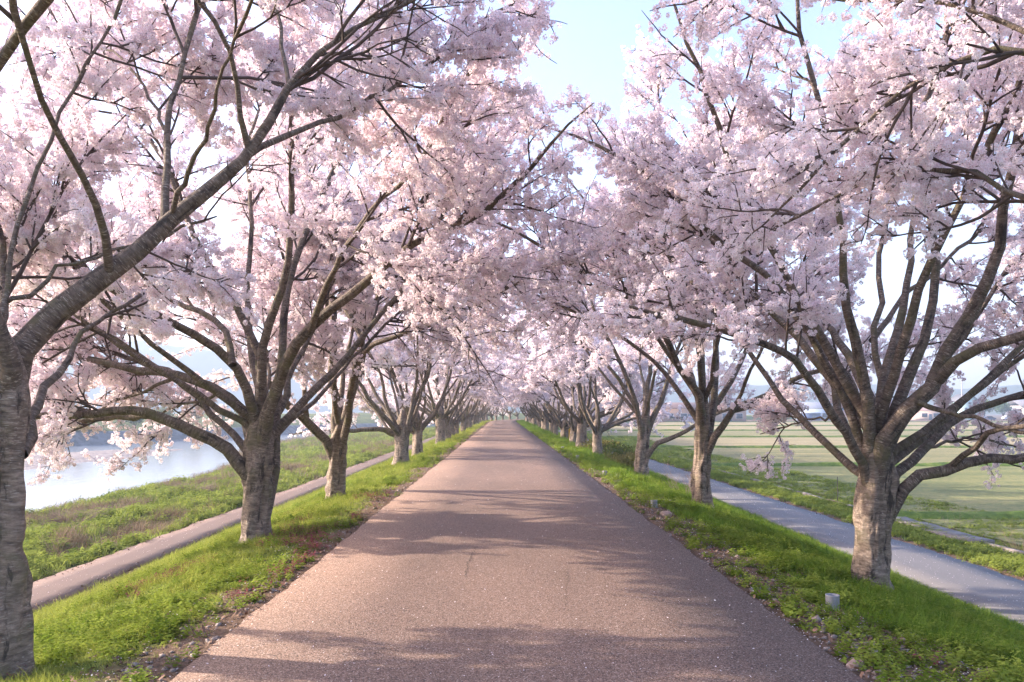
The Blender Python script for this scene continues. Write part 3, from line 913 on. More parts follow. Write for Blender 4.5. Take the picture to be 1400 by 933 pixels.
HERO.append(dict(Y=16.5, label='slender forked cherry tree next beyond the many-limbed one on the riverside slope',
    trunk=[(460, 681, 15), (460, 655, 14.5), (461, 630, 14), (463, 605, 14)],
    limbs=[
        ([(460, 640), (450, 610), (436, 593), (414, 571), (386, 546), (367, 522), (340, 500)], 10, 6, -1.0, dict(tmin=.4)),
        ([(420, 577), (415, 530), (413, 480), (405, 430)], 5, 3, -.6, dict(dz0=-.4, tmin=.3)),
        ([(461, 640), (461, 561), (453, 518), (455, 486), (455, 428), (448, 370), (440, 300)], 10, 5, .4, dict(tmin=.4)),
        ([(463, 640), (472, 571), (485, 528), (497, 486), (490, 450), (472, 423), (465, 380)], 10, 4.5, 1.2, dict(tmin=.4)),
        ([(490, 515), (500, 478), (530, 462), (575, 450), (620, 430), (660, 410)], 6, 3, -1.4, dict(dz0=.4, tmin=.3, up=.03)),
        ([(465, 620), (478, 560), (492, 470), (520, 400), (555, 340), (580, 290)], 8, 4, -2.2, dict(tmin=.4)),
        ([(455, 520), (430, 498), (400, 470), (370, 450)], 5, 3, 1.8, dict(dz0=.3, tmin=.3)),
    ], extra=2, xa=[(1.7, 1.0, 1.7, .07), (-1.6, .9, 1.9, .06)]))
HERO.append(dict(Y=8.8, label='stout cherry tree with split trunk and low sideways limb, above the farm road', cx=.2,
    trunk=[(1190, 797, 29), (1192, 760, 27), (1195, 710, 27), (1197, 665, 27), (1197, 635, 25)],
    limbs=[
        ([(1190, 680), (1176, 625), (1149, 582), (1124, 548), (1108, 521), (1071, 482), (1025, 464), (970, 448)], 10, 5, -1.0, dict(tmin=.45, up=.06, ext=1.0)),
        ([(1190, 690), (1179, 620), (1166, 576), (1149, 530), (1128, 496), (1108, 462), (1078, 418), (1064, 392), (1018, 353), (970, 320), (915, 268)], 11, 4, .6, dict(tmin=.45, up=.03, ext=2)),
        ([(1190, 690), (1189, 600), (1183, 545), (1178, 490), (1171, 466), (1160, 446), (1150, 400), (1155, 330), (1140, 260)], 15, 5, -.4, dict(tmin=.45)),
        ([(1205, 640), (1213, 549), (1203, 508), (1192, 468), (1195, 445), (1205, 412), (1200, 360), (1215, 290)], 9, 4.5, 1.6, dict(tmin=.45)),
        ([(1192, 466), (1220, 429), (1237, 401), (1262, 386), (1300, 350)], 6.5, 4, 2.4, dict(dz0=1.0, tmin=.3)),
        ([(1205, 670), (1222, 570), (1236, 540), (1248, 504), (1263, 457), (1273, 425), (1279, 386), (1275, 280), (1265, 240), (1250, 190), (1256, 155), (1280, 100)], 13, 5, .5, dict(tmin=.45)),
        ([(1198, 700), (1207, 627), (1217, 589), (1234, 567), (1257, 544), (1278, 524), (1293, 487), (1306, 464), (1325, 429), (1343, 395), (1362, 360), (1370, 300), (1380, 240)], 21, 7, -.8, dict(tmin=.5)),
        ([(1282, 520), (1296, 500), (1325, 485), (1353, 470), (1400, 460), (1450, 440), (1500, 410)], 11, 6, -1.4, dict(dz0=-.35, tmin=.35)),
        ([(1208, 700), (1221, 659), (1246, 630), (1271, 606), (1286, 586), (1314, 567), (1346, 554), (1379, 544), (1430, 530)], 12, 6, 1.5, dict(tmin=.42, up=.03)),
        ([(1203, 725), (1222, 690), (1246, 659), (1264, 647), (1293, 642), (1325, 633), (1363, 627), (1400, 627), (1450, 615)], 14, 7, -.3, dict(tmin=.42, up=.02)),
        ([(1300, 638), (1325, 620), (1340, 607), (1355, 590), (1400, 584)], 6, 4, -1.0, dict(dz0=-.15, tmin=.3, up=.02)),
        ([(1255, 550), (1300, 565), (1345, 575), (1390, 590)], 5, 3, -.9, dict(dz0=-.4, tmin=.3, up=.0, ext=1)),
        ([(1160, 590), (1140, 575), (1112, 572), (1085, 580)], 3, 1.6, 1.6, dict(dz0=-.3, tmin=.45, up=.0, ext=.3)),
        ([(1262, 612), (1300, 605), (1340, 600), (1380, 610)], 4, 2, 2.2, dict(dz0=.8, tmin=.2, up=-.04, ext=.9)),
    ], extra=11, xa=[(2.8, .55, 2.1, .06), (-1.3, .5, 2.1, .06), (.8, .4, 2.1, .06), (1.2, .9, 1.9, .07), (2.2, .8, 2.0, .06), (1.57, 1.3, 1.5, .06), (.85, 1.5, 1.5, .055), (1.2, 2.0, 1.5, .05), (2.1, 1.7, 1.5, .05), (.35, 1.7, 1.6, .05), (.05, 1.5, 1.7, .05)]))
HERO.append(dict(Y=15.8, label='straight pale-stemmed cherry tree on the slope, second above the farm road',
    trunk=[(960, 697, 15.5), (959, 660, 14.5), (960, 620, 13.5), (961, 585, 12), (960, 545, 10)],
    limbs=[
        ([(960, 590), (957, 545), (950, 530), (939, 515), (926, 500), (907, 456), (880, 425), (850, 400)], 8, 4, -1.3, dict(tmin=.42, up=.03)),
        ([(960, 590), (960, 520), (958, 480), (962, 440), (955, 400), (945, 350), (930, 290)], 8.5, 4, .3, dict(tmin=.4)),
        ([(964, 640), (969, 607), (974, 554), (979, 511), (978, 450), (985, 396), (995, 330)], 8.5, 4, 1.4, dict(tmin=.4)),
        ([(962, 640), (971, 609), (986, 584), (1000, 566), (1025, 554), (1057, 541), (1079, 524), (1105, 512)], 8.5, 4, -.6, dict(tmin=.4, up=.03)),
        ([(998, 569), (1012, 540), (1022, 515), (1040, 480)], 4, 2.5, -1.0, dict(dz0=-.3, tmin=.3)),
        ([(960, 585), (935, 545), (900, 500), (865, 470), (830, 450)], 6, 3, .9, dict(tmin=.4, up=.04)),
        ([(975, 560), (1010, 500), (1040, 430), (1060, 360)], 6, 3, 1.5, dict(dz0=.8, tmin=.3)),
    ], extra=4, xa=[(3.0, .6, 2.4, .06), (-1.9, .6, 2.4, .06), (1.5, 1.0, 2.0, .06), (-1.3, .8, 2.4, .055)]))
HERO.append(dict(Y=24.6, label='pale forked cherry tree with a side limb sweeping right, between leafy bushes and farm road',
    trunk=[(877, 650, 11.5), (878, 625, 11), (880, 600, 10), (882, 575, 8)],
    limbs=[
        ([(879, 615), (875, 580), (870, 555), (864, 532), (850, 500), (835, 470)], 6, 3, -.8, dict(tmin=.35)),
        ([(881, 610), (885, 560), (884, 530), (890, 500), (888, 450)], 7, 3, .5, dict(tmin=.35)),
        ([(881, 605), (892, 571), (905, 547), (915, 510), (930, 470)], 7, 3, 1.2, dict(tmin=.35)),
        ([(880, 640), (886, 622), (901, 605), (920, 599), (946, 584), (970, 570)], 6, 3, -.6, dict(tmin=.4, up=.03)),
        ([(880, 600), (870, 560), (840, 510), (810, 480), (780, 465)], 5, 2.5, .2, dict(tmin=.4, up=.05)),
    ], extra=3, xa=[(1.5, 1.0, 2.0, .07), (-1.5, .9, 2.2, .06), (2.8, .9, 2.0, .06)]))
# a tree beside the viewer whose boughs hang into the upper right
HERO.append(dict(Y=3.6, label='cherry tree whose boughs hang in from beside the viewer over the right verge', cx=0, cz=4.6, radii=(4.0, 4.2, 4.2), bloom=.8,
    trunk=[(1920, 1130, 62), (1915, 1000, 58), (1920, 850, 56), (1925, 700, 52)],
    limbs=[
        ([(1922, 760), (1800, 480), (1620, 250), (1480, 120), (1400, 60), (1340, 75), (1270, 100), (1225, 130)], 34, 5, 1.6, dict(tmin=.5, ext=1.0, up=.0)),
        ([(1600, 235), (1500, 90), (1400, 40), (1340, 22), (1290, 5), (1200, 0)], 12, 5, 2.0, dict(dz0=.9, tmin=.35, ext=1.6, up=.02)),
        ([(1925, 720), (1780, 430), (1600, 330), (1480, 300), (1400, 272), (1340, 237), (1270, 230), (1210, 236), (1150, 265)], 26, 4, 2.3, dict(tmin=.5, ext=.8, up=-.02)),
        ([(1925, 700), (1880, 300), (1750, 0), (1600, -200), (1450, -330)], 34, 12, .6, dict(tmin=.4)),
        ([(1925, 700), (2050, 300), (2200, 0), (2400, -200)], 34, 14, .5, dict(tmin=.4)),
        ([(1925, 700), (1960, 350), (2010, 0), (2040, -300)], 30, 14, 2.2, dict(tmin=.4)),
    ]))
n_cl = 0
for k, sp in enumerate(HERO):
    r, m = hero_tree(sp, 100 + 13 * k)
    n_cl += m
print('hero clusters', n_cl)

# the rest of the two rows: five grown trees, each row tree a copy turned and scaled its own way
def low_cluster(rg):
    V_, F_, C_ = [], [], []
    for k in range(6):
        d = unit(rg.normal(0, 1, 3)); u = unit(np.cross(d, [.2, .7, .6])); w = np.cross(d, u)
        c = d * .030; s = .030
        a = rg.random() * 3
        u, w = u * math.cos(a) + w * math.sin(a), w * math.cos(a) - u * math.sin(a)
        b = len(V_)
        V_ += [c - u * s * .5 + d * .006, c + w * s * .9 - u * s * .25, c + u * s * 1.0, c - w * s * .8 + u * s * .2]
        F_.append((b, b + 1, b + 2, b + 3)); C_ += [.55, 0, 0, 0]
    return np.array(V_), np.array(F_), np.array(C_)

LOWC = [low_cluster(np.random.default_rng(300 + k)) for k in range(6)]

def bake_crown(pts, rg, size):
    N = len(pts)
    ang = rg.uniform(0, 6.28, N); z = rg.uniform(-1, 1, N); ang2 = rg.uniform(0, 6.28, N)
    # random rotations from quaternions
    q = unit(rg.normal(0, 1, (N, 4))); w_, x_, y_, z_ = q.T
    Rm = np.stack([1 - 2 * (y_ * y_ + z_ * z_), 2 * (x_ * y_ - z_ * w_), 2 * (x_ * z_ + y_ * w_),
                   2 * (x_ * y_ + z_ * w_), 1 - 2 * (x_ * x_ + z_ * z_), 2 * (y_ * z_ - x_ * w_),
                   2 * (x_ * z_ - y_ * w_), 2 * (y_ * z_ + x_ * w_), 1 - 2 * (x_ * x_ + y_ * y_)], -1).reshape(N, 3, 3)
    s = rg.uniform(.8, 1.3, N) * size
    nv = len(LOWC[0][0])
    base = np.stack([c[0] for c in LOWC])[rg.integers(0, 6, N)]
    V = pts[:, None] + np.einsum('nij,nkj->nki', Rm, base) * s[:, None, None]
    Fq = (LOWC[0][1][None] + (np.arange(N) * nv)[:, None, None]).reshape(-1, 4)
    cen = np.tile(LOWC[0][2], N)
    var = np.repeat(rg.random(N), nv)
    return mesh_np('crown', V.reshape(-1, 3), [Fq], M_PETALB, False, {'cen': ('FLOAT', cen.astype(np.float32)), 'var': ('FLOAT', var.astype(np.float32))})

def row_proto(seed):
    rg = np.random.default_rng(seed)
    h = rg.uniform(1.15, 1.7)
    lean = rg.normal(0, .10, 2)
    P = np.array([[0, 0, -.8], [0, 0, 0], [lean[0] * .4, lean[1] * .4, h * .5], [lean[0], lean[1], h]])
    R = np.array([.24, .235, .21, .20]) * rg.uniform(.9, 1.1)
    P = np.vstack([P, P[-1] + [0, 0, .28], P[-1] + [0, 0, .5]]); R = np.concatenate([R, [R[-1] * .65, R[-1] * .22]])
    tm = trunk_mesh(P, R, seed, 18, 34, 0.0); P = P[:-2]; R = R[:-2]
    nl = int(rg.integers(9, 11))
    limbs = []
    centre = np.array([0, 0, 4.9]); radii = np.array([5.2, 4.9, 4.6])
    a0 = rg.random() * 6.28
    for k in range(nl):
        low = k < 3
        a = math.pi + (k - 1) * .75 + rg.normal(0, .15) if low else a0 + k * 2 * np.pi / (nl - 3) + rg.normal(0, .25)
        sp_ = rg.uniform(1.5, 2.4) if low else rg.uniform(.35, 1.2)
        r0 = rg.uniform(.06, .105)
        d = unit(np.array([math.cos(a) * sp_, math.sin(a) * sp_, 1.0]))
        p = P[-1] * np.array([1, 1, 0]) + np.array([math.cos(a) * .06, math.sin(a) * .06, h - rg.uniform(.25, .55)])
        PL = [p]; RL = [r0 * 1.15]
        for q in range(6):
            PL.append(PL[-1] + d * .5); RL.append(r0 * (1 - .09 * (q + 1)))
            d = unit(d + rg.normal(0, .13, 3) + np.array([0, 0, -.02 if low else .05 + .05 * (sp_ > .8)]))
        PL, RL = extend(np.array(PL), np.array(RL), centre, radii, rg, 2.6 if low else 3.6, -.05 if low else .06)
        limbs.append((PL, RL, .34))
    sk = skeleton(limbs, np.array([0, 0, 3.0]), rg, .82)
    each = []
    for lv in sk:
        v, f, b = tubes(lv[0], lv[1], 9, .14, seed)
        each.append(mesh_np('limb', v, [f], M_BARK, True, {'bark': ('FLOAT_VECTOR', b.astype(np.float32))}))
    vs_, fs_, bs_, n = [], [], [], 0
    for lv in sk:
        v, f, b = tubes(lv[0], lv[1], 9, .14, seed); vs_.append(v); fs_.append(f + n); bs_.append(b); n += len(v)
    lm = mesh_np('limbs', np.concatenate(vs_), [np.concatenate(fs_)], M_BARK, True, {'bark': ('FLOAT_VECTOR', np.concatenate(bs_).astype(np.float32))})
    vs_, fs_, n = [], [], 0
    for lv in sk:
        for i, sides in ((2, 4), (4, 3)):
            v, f, b = tubes(lv[i], lv[i + 1] * 1.2, sides); vs_.append(v); fs_.append(f + n); n += len(v)
    bm = mesh_np('branchwork', np.concatenate(vs_), [np.concatenate(fs_)], M_TWIG, True)
    pts = blossom_points(sk, rg, 1.7)
    pts = pts[(pts[:, 2] > .9) | ((pts[:, 0] < -2.2) & (pts[:, 2] > -.5))]
    cm = bake_crown(pts, rg, 1.22)
    return tm, each, lm, bm, cm

PROTO = [row_proto(700 + k) for k in range(5)]
ordinal = ['first', 'second', 'third', 'fourth', 'fifth', 'sixth', 'seventh', 'eighth', 'ninth', 'tenth']
rows = {
    'river': (-3.44, [27.5, 33.5, 44.5, 50, 56, 62.5, 68, 75, 81, 87, 93.5, 100, 106, 112, 119, 125, 132, 138, 144, 151, 157, 164, 171, 178]),
    'farm': (4.05, [34.5, 41, 47, 53.5, 60, 66, 73, 79, 85.5, 92, 98, 105, 111, 117, 124, 130, 137, 144, 151, 158, 165]),
}
count = 0
for side, (x0, lst) in rows.items():
    for k, y in enumerate(lst):
        rg = np.random.default_rng(900 + count)
        x = x0 + rg.normal(0, .10)
        tm, each, lm, bm, cm = PROTO[(count * 3 + (side == 'farm')) % 5]
        root = empty('cherry_tree', (x + float(bend(y)), y, float(ground_z(x, y)) - .02))
        root.rotation_euler[2] = rg.normal(0, .45) + (math.pi if side == 'farm' else 0)
        s = rg.uniform(.92, 1.08); root.scale = (s, s, s * rg.uniform(.95, 1.06))
        where = 'riverside' if side == 'river' else 'field-side'
        n_in = k + (3 if side == 'river' else 3)
        if n_in < 10:
            lab = f'blossoming cherry tree, {ordinal[n_in]} along the {where} row of the path'
        else:
            lab = f'small distant blossoming cherry tree far along the {where} row of the path'
        tag(root, lab, 'tree', 'cherry trees lining the path' if n_in < 10 else f'distant cherry trees of the {where} row')
        obj('trunk', tm, root)
        if n_in < 8:
            for em in each: obj('limb', em, root)
        else:
            tag(obj('limbwork', lm, root), kind='stuff')
        tag(obj('branchwork', bm, root), kind='stuff')
        tag(obj('crown', cm, root), kind='stuff')
        count += 1

#__DETAILS_BEGIN__
# ------------------------------------------------------------------ grass and ground plants
def blades(n, h, spread, w, lean, rg):
    V_, F4, F3 = [], [], []
    for k in range(n):
        a = rg.random() * 6.28; r = spread * math.sqrt(rg.random())
        p = np.array([math.cos(a) * r, math.sin(a) * r, 0])
        b = rg.random() * 6.28; d = np.array([math.cos(b), math.sin(b), 0]); s = np.array([-d[1], d[0], 0])
        hh = h * rg.uniform(.55, 1.15); le = lean * rg.uniform(.3, 1.3) * hh
        i = len(V_)
        m = p + d * le * .35 + np.array([0, 0, hh * .58])
        t = p + d * le + np.array([0, 0, hh])
        V_ += [p - s * w, p + s * w, m + s * w * .8, m - s * w * .8, t]
        F4.append((i, i + 1, i + 2, i + 3)); F3.append((i + 3, i + 2, i + 4))
    return np.array(V_), [np.array(F4), np.array(F3)]

def leafy(n, h, spread, lw, rg, tops=0.0):
    """weed clump: short stems with paired oval leaves; tops > 0 marks the upper leaves as coloured"""
    V_, F4, C_ = [], [], []
    for k in range(n):
        a = rg.random() * 6.28; r = spread * math.sqrt(rg.random())
        base = np.array([math.cos(a) * r, math.sin(a) * r, 0])
        hh = h * rg.uniform(.6, 1.1); le = rg.normal(0, .25, 2) * hh
        nl = 5
        for q in range(nl):
            f = (q + .6) / nl
            p = base + np.array([le[0] * f, le[1] * f, hh * f])
            for sgn in (0, math.pi):
                b = q * 1.57 + sgn + rg.normal(0, .3)
                d = np.array([math.cos(b), math.sin(b), rg.uniform(-.35, .45)]); s = np.array([-math.sin(b), math.cos(b), 0])
                L = lw * rg.uniform(.7, 1.2) * (1.15 - .5 * f)
                i = len(V_)
                V_ += [p, p + d * L * .55 + s * L * .38, p + d * L - np.array([0, 0, L * .15]), p + d * L * .55 - s * L * .38]
                F4.append((i, i + 1, i + 2, i + 3))
                c = 1.0 if (tops and f > 1 - tops) else 0.0
                C_ += [c] * 4
    return np.array(V_), [np.array(F4)], np.array(C_)

def protos_of(name, builds, mat):
    out = []
    for bld in builds:
        v, fl = bld[0], bld[1]
        at = {'cen': ('FLOAT', (bld[2] if len(bld) > 2 else np.zeros(len(v))).astype(np.float32))}
        out.append(bpy.data.objects.new(name, mesh_np(name, v, fl, mat, False, at)))
    return out

G = lambda s: np.random.default_rng(s)
P_GRASS = protos_of('grass_tuft', [blades(16, .13, .07, .0028, .55, G(1)), blades(18, .17, .08, .003, .7, G(2)), blades(14, .10, .07, .003, .5, G(3)), blades(20, .15, .09, .0028, .9, G(4))], M_GRASS)
P_GRASSY = protos_of('fine_tuft', [blades(16, .13, .07, .0028, .7, G(1)), blades(18, .17, .08, .003, .9, G(2)), blades(14, .10, .07, .003, .6, G(3)), blades(20, .15, .09, .0028, 1.1, G(4))], M_GRASSY)
P_BANK = protos_of('bank_tuft', [blades(14, .17, .16, .010, .9, G(5)), leafy(9, .16, .18, .07, G(6)), blades(16, .13, .18, .011, 1.1, G(7)), leafy(8, .22, .2, .09, G(77))], M_GRASSD)
P_DRY = protos_of('dry_tuft', [blades(16, .22, .16, .006, 1.3, G(8)), blades(14, .30, .14, .005, 1.1, G(9))], M_DRY)
P_WEED = protos_of('weed_clump', [leafy(7, .11, .08, .035, G(10)), leafy(8, .14, .09, .04, G(11)), leafy(6, .08, .09, .045, G(12))], M_WEED)
P_NETTLE = protos_of('nettle_clump', [leafy(3, .14, .05, .03, G(13), .45), leafy(4, .12, .06, .03, G(14), .5)], M_NETTLE)

def sample(n, x0, x1, y0, y1, rg, p=1.3):
    """points thinning with distance"""
    u = rg.random(n)
    a, b = (y0 + 2) ** (1 - p), (y1 + 2) ** (1 - p)
    y = (a + (b - a) * u) ** (1 / (1 - p)) - 2
    return rg.uniform(x0, x1, n), y

def scatter_ground(name, x, y, scl, protos, ng, mat, rg, tilt=.15, sink=.015, label=None):
    z = ground_z(x, y) - sink
    n = len(x)
    rot = np.stack([rg.normal(0, tilt, n), rg.normal(0, tilt, n), rg.uniform(0, 6.28, n)], -1)
    o = scatter_obj(name, np.stack([wide(x, y), y, z], -1), rot, scl, rg.integers(0, len(protos), n), ng, mat)
    tag(o, kind='stuff')
    return o

NG_GRASS = scatter_group('grass', P_GRASS); NG_GRASSY = scatter_group('fine_grass', P_GRASSY); NG_BANK = scatter_group('bank_grass', P_BANK); NG_DRY = scatter_group('dry_grass', P_DRY)
NG_WEED = scatter_group('weeds', P_WEED); NG_NETTLE = scatter_group('dead_nettle', P_NETTLE)

rg = G(20)
X_, Y_ = [], []
for n, x0, x1, y0, y1 in ((30000, -8.3, -2.0, 3.2, 150), (30000, 2.2, 8.9, 3.2, 150)):
    x, y = sample(n, x0, x1, y0, y1, rg)
    k = rg.random(n) > bare(x, y) * 1.02
    X_.append(x[k]); Y_.append(y[k])
x = np.concatenate(X_); y = np.concatenate(Y_)
cl_ = fbm(x * 1.3, y * 1.1, 2)
edge = smooth(0, 1.3, np.where(x < 0, ROAD_L - x, x - ROAD_R))
s = (.55 + 1.5 * np.clip(cl_ - .25, 0, 1)) * (.45 + .55 * edge) * np.where(x < 0, .70, .9) * (1 + np.clip(y - 8, 0, 80) / 38) * np.where(x > 0, .95, 1.0) * rg.uniform(.75, 1.25, len(x))
S3 = np.stack([s * 1.15, s * 1.15, s * .95], -1); lf = x < 0
scatter_ground('grass', x[~lf], y[~lf], S3[~lf], P_GRASS, NG_GRASS, M_GRASS, rg)
scatter_ground('fine_grass', x[lf], y[lf], S3[lf], P_GRASSY, NG_GRASSY, M_GRASSY, rg)

x, y = sample(17000, -21.2, PATH_L - .05, 7, 190, rg, 1.1)
pn = fbm(x * .45, y * .28, 6)
k = rg.random(len(x)) > bare(x, y)
x, y, pn = x[k], y[k], pn[k]
dry = (pn + rg.normal(0, .04, len(x)) > .57) | (x < -19.2)
s = (.5 + 1.2 * fbm(x * .9, y * .7, 1)) * (1 + np.clip(y - 15, 0, 120) / 60) * rg.uniform(.7, 1.25, len(x))
scatter_ground('bank_grass', x[~dry], y[~dry], s[~dry], P_BANK, NG_BANK, M_GRASSD, rg)
scatter_ground('dry_bank_grass', x[dry], y[dry], s[dry] * .9, P_DRY, NG_DRY, M_DRY, rg)

x1, y1 = sample(7000, FARM_R, 13.3, 8, 150, rg, 1.1)
x2, y2 = sample(6000, 13.8, 19, 14, 120, rg, 1.2)
x = np.concatenate([x1, x2]); y = np.concatenate([y1, y2])
k = rg.random(len(x)) > bare(x, y); x, y = x[k], y[k]
s = (.4 + 1.0 * fbm(x, y, 3)) * (1 + np.clip(y - 15, 0, 120) / 70) * np.where(x > 13.8, .75, 1)
scatter_ground('verge_grass', x, y, s, P_BANK, NG_BANK, M_GRASSD, rg)

X_, Y_ = [], []
for n, x0, x1, y0, y1, th in ((8000, -5.6, -2.05, 3.2, 50, .43), (20000, 2.25, 8.7, 3.2, 60, .33)):
    x, y = sample(n, x0, x1, y0, y1, rg, 1.5)
    k = (fbm(x * 1.6, y * 1.2, 5) > th) & (rg.random(n) > bare(x, y) * .75)
    X_.append(x[k]); Y_.append(y[k])
x = np.concatenate(X_); y = np.concatenate(Y_)
s = rg.uniform(.55, 1.2, len(x)) * (1 + np.clip(y - 8, 0, 60) / 60)
scatter_ground('leafy_weeds', x, y, s, P_WEED, NG_WEED, M_WEED, rg)

x, y = sample(4200, -4.2, -2.1, 3.6, 16, rg, 1.6)
k = fbm(x * 1.5 + 9, y * 1.0, 4) > .505
xr, yr = sample(500, 2.4, 3.4, 5, 10, rg, 1.5)
kr = fbm(xr * 1.5, yr, 4) > .52
x = np.concatenate([x[k], xr[kr]]); y = np.concatenate([y[k], yr[kr]])
scatter_ground('purple_dead_nettle', x, y, rg.uniform(.6, 1.1, len(x)), P_NETTLE, NG_NETTLE, M_NETTLE, rg)

# fallen petals, leaf litter and pebbles: loose flakes on paving and soil
def flakes(name, x, y, z, size, mat, rg, tilt=.25, aspect=.75, extra=True):
    n = len(x)
    a = rg.uniform(0, 6.28, n)
    nx, ny = rg.normal(0, tilt, n), rg.normal(0, tilt, n)
    u = np.stack([np.cos(a), np.sin(a), -(nx * np.cos(a) + ny * np.sin(a))], -1) * size[:, None]
    w = np.stack([-np.sin(a), np.cos(a), (nx * np.sin(a) - ny * np.cos(a))], -1) * (size * aspect)[:, None]
    c = np.stack([x + bend(y), y, z], -1)
    V = np.stack([c - u, c - w * .8 + u * .1, c + u * .9, c + w * .8 + u * .1], 1).reshape(-1, 3)
    f = np.arange(n * 4).reshape(-1, 4)
    at = {'cen': ('FLOAT', np.zeros(n * 4, np.float32)), 'var': ('FLOAT', np.repeat(rg.random(n), 4).astype(np.float32))}
    o = obj(name, mesh_np(name, V, [f], mat, False, at)); tag(o, kind='stuff')
    return o
rg = G(31)
xa, ya = sample(3800, ROAD_L, ROAD_R, 3.5, 70, rg, 1.6)
e = np.minimum(xa - ROAD_L, ROAD_R - xa)
k = rg.random(len(xa)) < .22 + .78 * np.exp(-e / .25)
xa, ya = xa[k], ya[k]
xb, yb = sample(5200, ROAD_R, 4.2, 3.5, 40, rg, 1.6)
xc, yc = sample(1500, -3.4, ROAD_L, 3.5, 30, rg, 1.6)
xd, yd = sample(2200, FARM_L, FARM_R + .5, 12, 70, rg, 1.3)
xe, ye = sample(500, PATH_L, PATH_R, 12, 60, rg, 1.3)
x = np.concatenate([xa, xb, xc, xd, xe]); y = np.concatenate([ya, yb, yc, yd, ye])
z = np.where((x > ROAD_L) & (x < ROAD_R), .0185, np.where((x > FARM_L) & (x < FARM_R), -2.03, np.where((x > PATH_L) & (x < PATH_R), -1.835, ground_z(x, y) + .018)))
flakes('fallen_petals', x, y, z, rg.uniform(.0055, .010, len(x)) * (1 + np.clip(y - 8, 0, 60) / 30), M_PETALB, rg)
M_LITTER = mat_plain('dead_leaf', (0.17, 0.10, 0.065), .9, .45, 30)
xa, ya = sample(2600, ROAD_R - .02, 3.5, 3.4, 40, rg, 1.6)
xb, yb = sample(1500, -2.9, ROAD_L + .03, 3.4, 40, rg, 1.6)
xc, yc = sample(2600, PATH_R - .15, -7.2, 8, 70, rg, 1.2)
xd, yd = sample(1500, PATH_L - .6, PATH_L + .2, 8, 70, rg, 1.2)
xe, ye = sample(1200, FARM_R - .1, FARM_R + .8, 12, 70, rg, 1.2)
x = np.concatenate([xa, xb, xc, xd, xe]); y = np.concatenate([ya, yb, yc, yd, ye])
onp = (x > PATH_L) & (x < PATH_R)
z = np.where(onp, -1.835, np.where((x > FARM_L) & (x < FARM_R), -2.03, ground_z(x, y) + .02 + (np.abs(x) < 2.3) * .03))
flakes('leaf_litter', x, y, z, rg.uniform(.012, .03, len(x)) * (1 + np.clip(y - 8, 0, 60) / 50), M_LITTER, rg, .5, .6)
# pebbles
def pebble(rg):
    v = np.array([(1, 0, 0), (-1, 0, 0), (0, 1, 0), (0, -1, 0), (0, 0, 1), (0, 0, -1)], float) * rg.uniform(.6, 1.2, (6, 1))
    v[:, 2] *= .6
    f = np.array([(0, 2, 4), (2, 1, 4), (1, 3, 4), (3, 0, 4), (2, 0, 5), (1, 2, 5), (3, 1, 5), (0, 3, 5)])
    return v, [f]
M_PEB = mat_plain('pebble_stone', (0.27, 0.22, 0.19), .85, .4, 3)
P_PEB = protos_of('pebble', [pebble(G(40)), pebble(G(41)), pebble(G(42))], M_PEB)
NG_PEB = scatter_group('pebbles', P_PEB)
xa, ya = sample(1800, ROAD_R + .02, 3.3, 3.4, 25, rg, 1.6); xb, yb = sample(900, -2.7, ROAD_L - .02, 3.4, 25, rg, 1.6)
x = np.concatenate([xa, xb]); y = np.concatenate([ya, yb]); k = rg.random(len(x)) < bare(x, y); x, y = x[k], y[k]
scatter_ground('pebbles', x, y, rg.gamma(2.0, .006, len(x)) + .005, P_PEB, NG_PEB, M_PEB, rg, .4, -.004)

# ------------------------------------------------------------------ small things on the verges
def lathe(profile, n=20):
    th = np.linspace(0, 2 * np.pi, n, endpoint=False)
    V = np.array([(r * math.cos(t), r * math.sin(t), z) for r, z in profile for t in th])
    i = np.arange(len(profile) - 1)[:, None] * n + np.arange(n); j = np.arange(len(profile) - 1)[:, None] * n + (np.arange(n) + 1) % n
    return V, np.stack([i, j, j + n, i + n], -1).reshape(-1, 4)
M_PIPE = mat_plain('weathered_grey_plastic', (0.27, 0.27, 0.285), .55, .15, 20)
M_RUST = mat_plain('rusty_fill', (0.22, 0.11, 0.05), .9, .4, 30)
v, f = lathe([(.056, -.10), (.056, .118), (.058, .122), (.058, .130), (.050, .130), (.050, .105)])
pipe_me = mesh_np('tube', v, [f], M_PIPE, True)
v, f = lathe([(.0505, .104), (.03, .108), (.004, .11)])
fill_me = mesh_np('fill', v, [f], M_RUST, True)
mk = [(2.83, 6.9, 'short grey pipe marker beside the stout split-trunk cherry tree'), (2.62, 13.9, 'short grey pipe marker just before the straight pale-stemmed cherry tree'),
      (2.66, 20.9, 'short grey pipe marker between the straight tree and the pale forked tree'), (2.62, 28.2, 'short grey pipe marker beside the first leafy bush past the forked tree'),
      (2.62, 35.2, 'small grey pipe marker past the leafy bushes on the verge')]
for k, (x, y, lab) in enumerate(mk):
    r_ = empty('pipe_marker', (x, y, float(ground_z(x, y)) - .005)); r_.rotation_euler = (rng.normal(0, .04), rng.normal(0, .04), rng.random() * 6)
    tag(r_, lab, 'marker', 'pipe markers along the verge')
    obj('tube', pipe_me, r_); obj('fill', fill_me, r_)

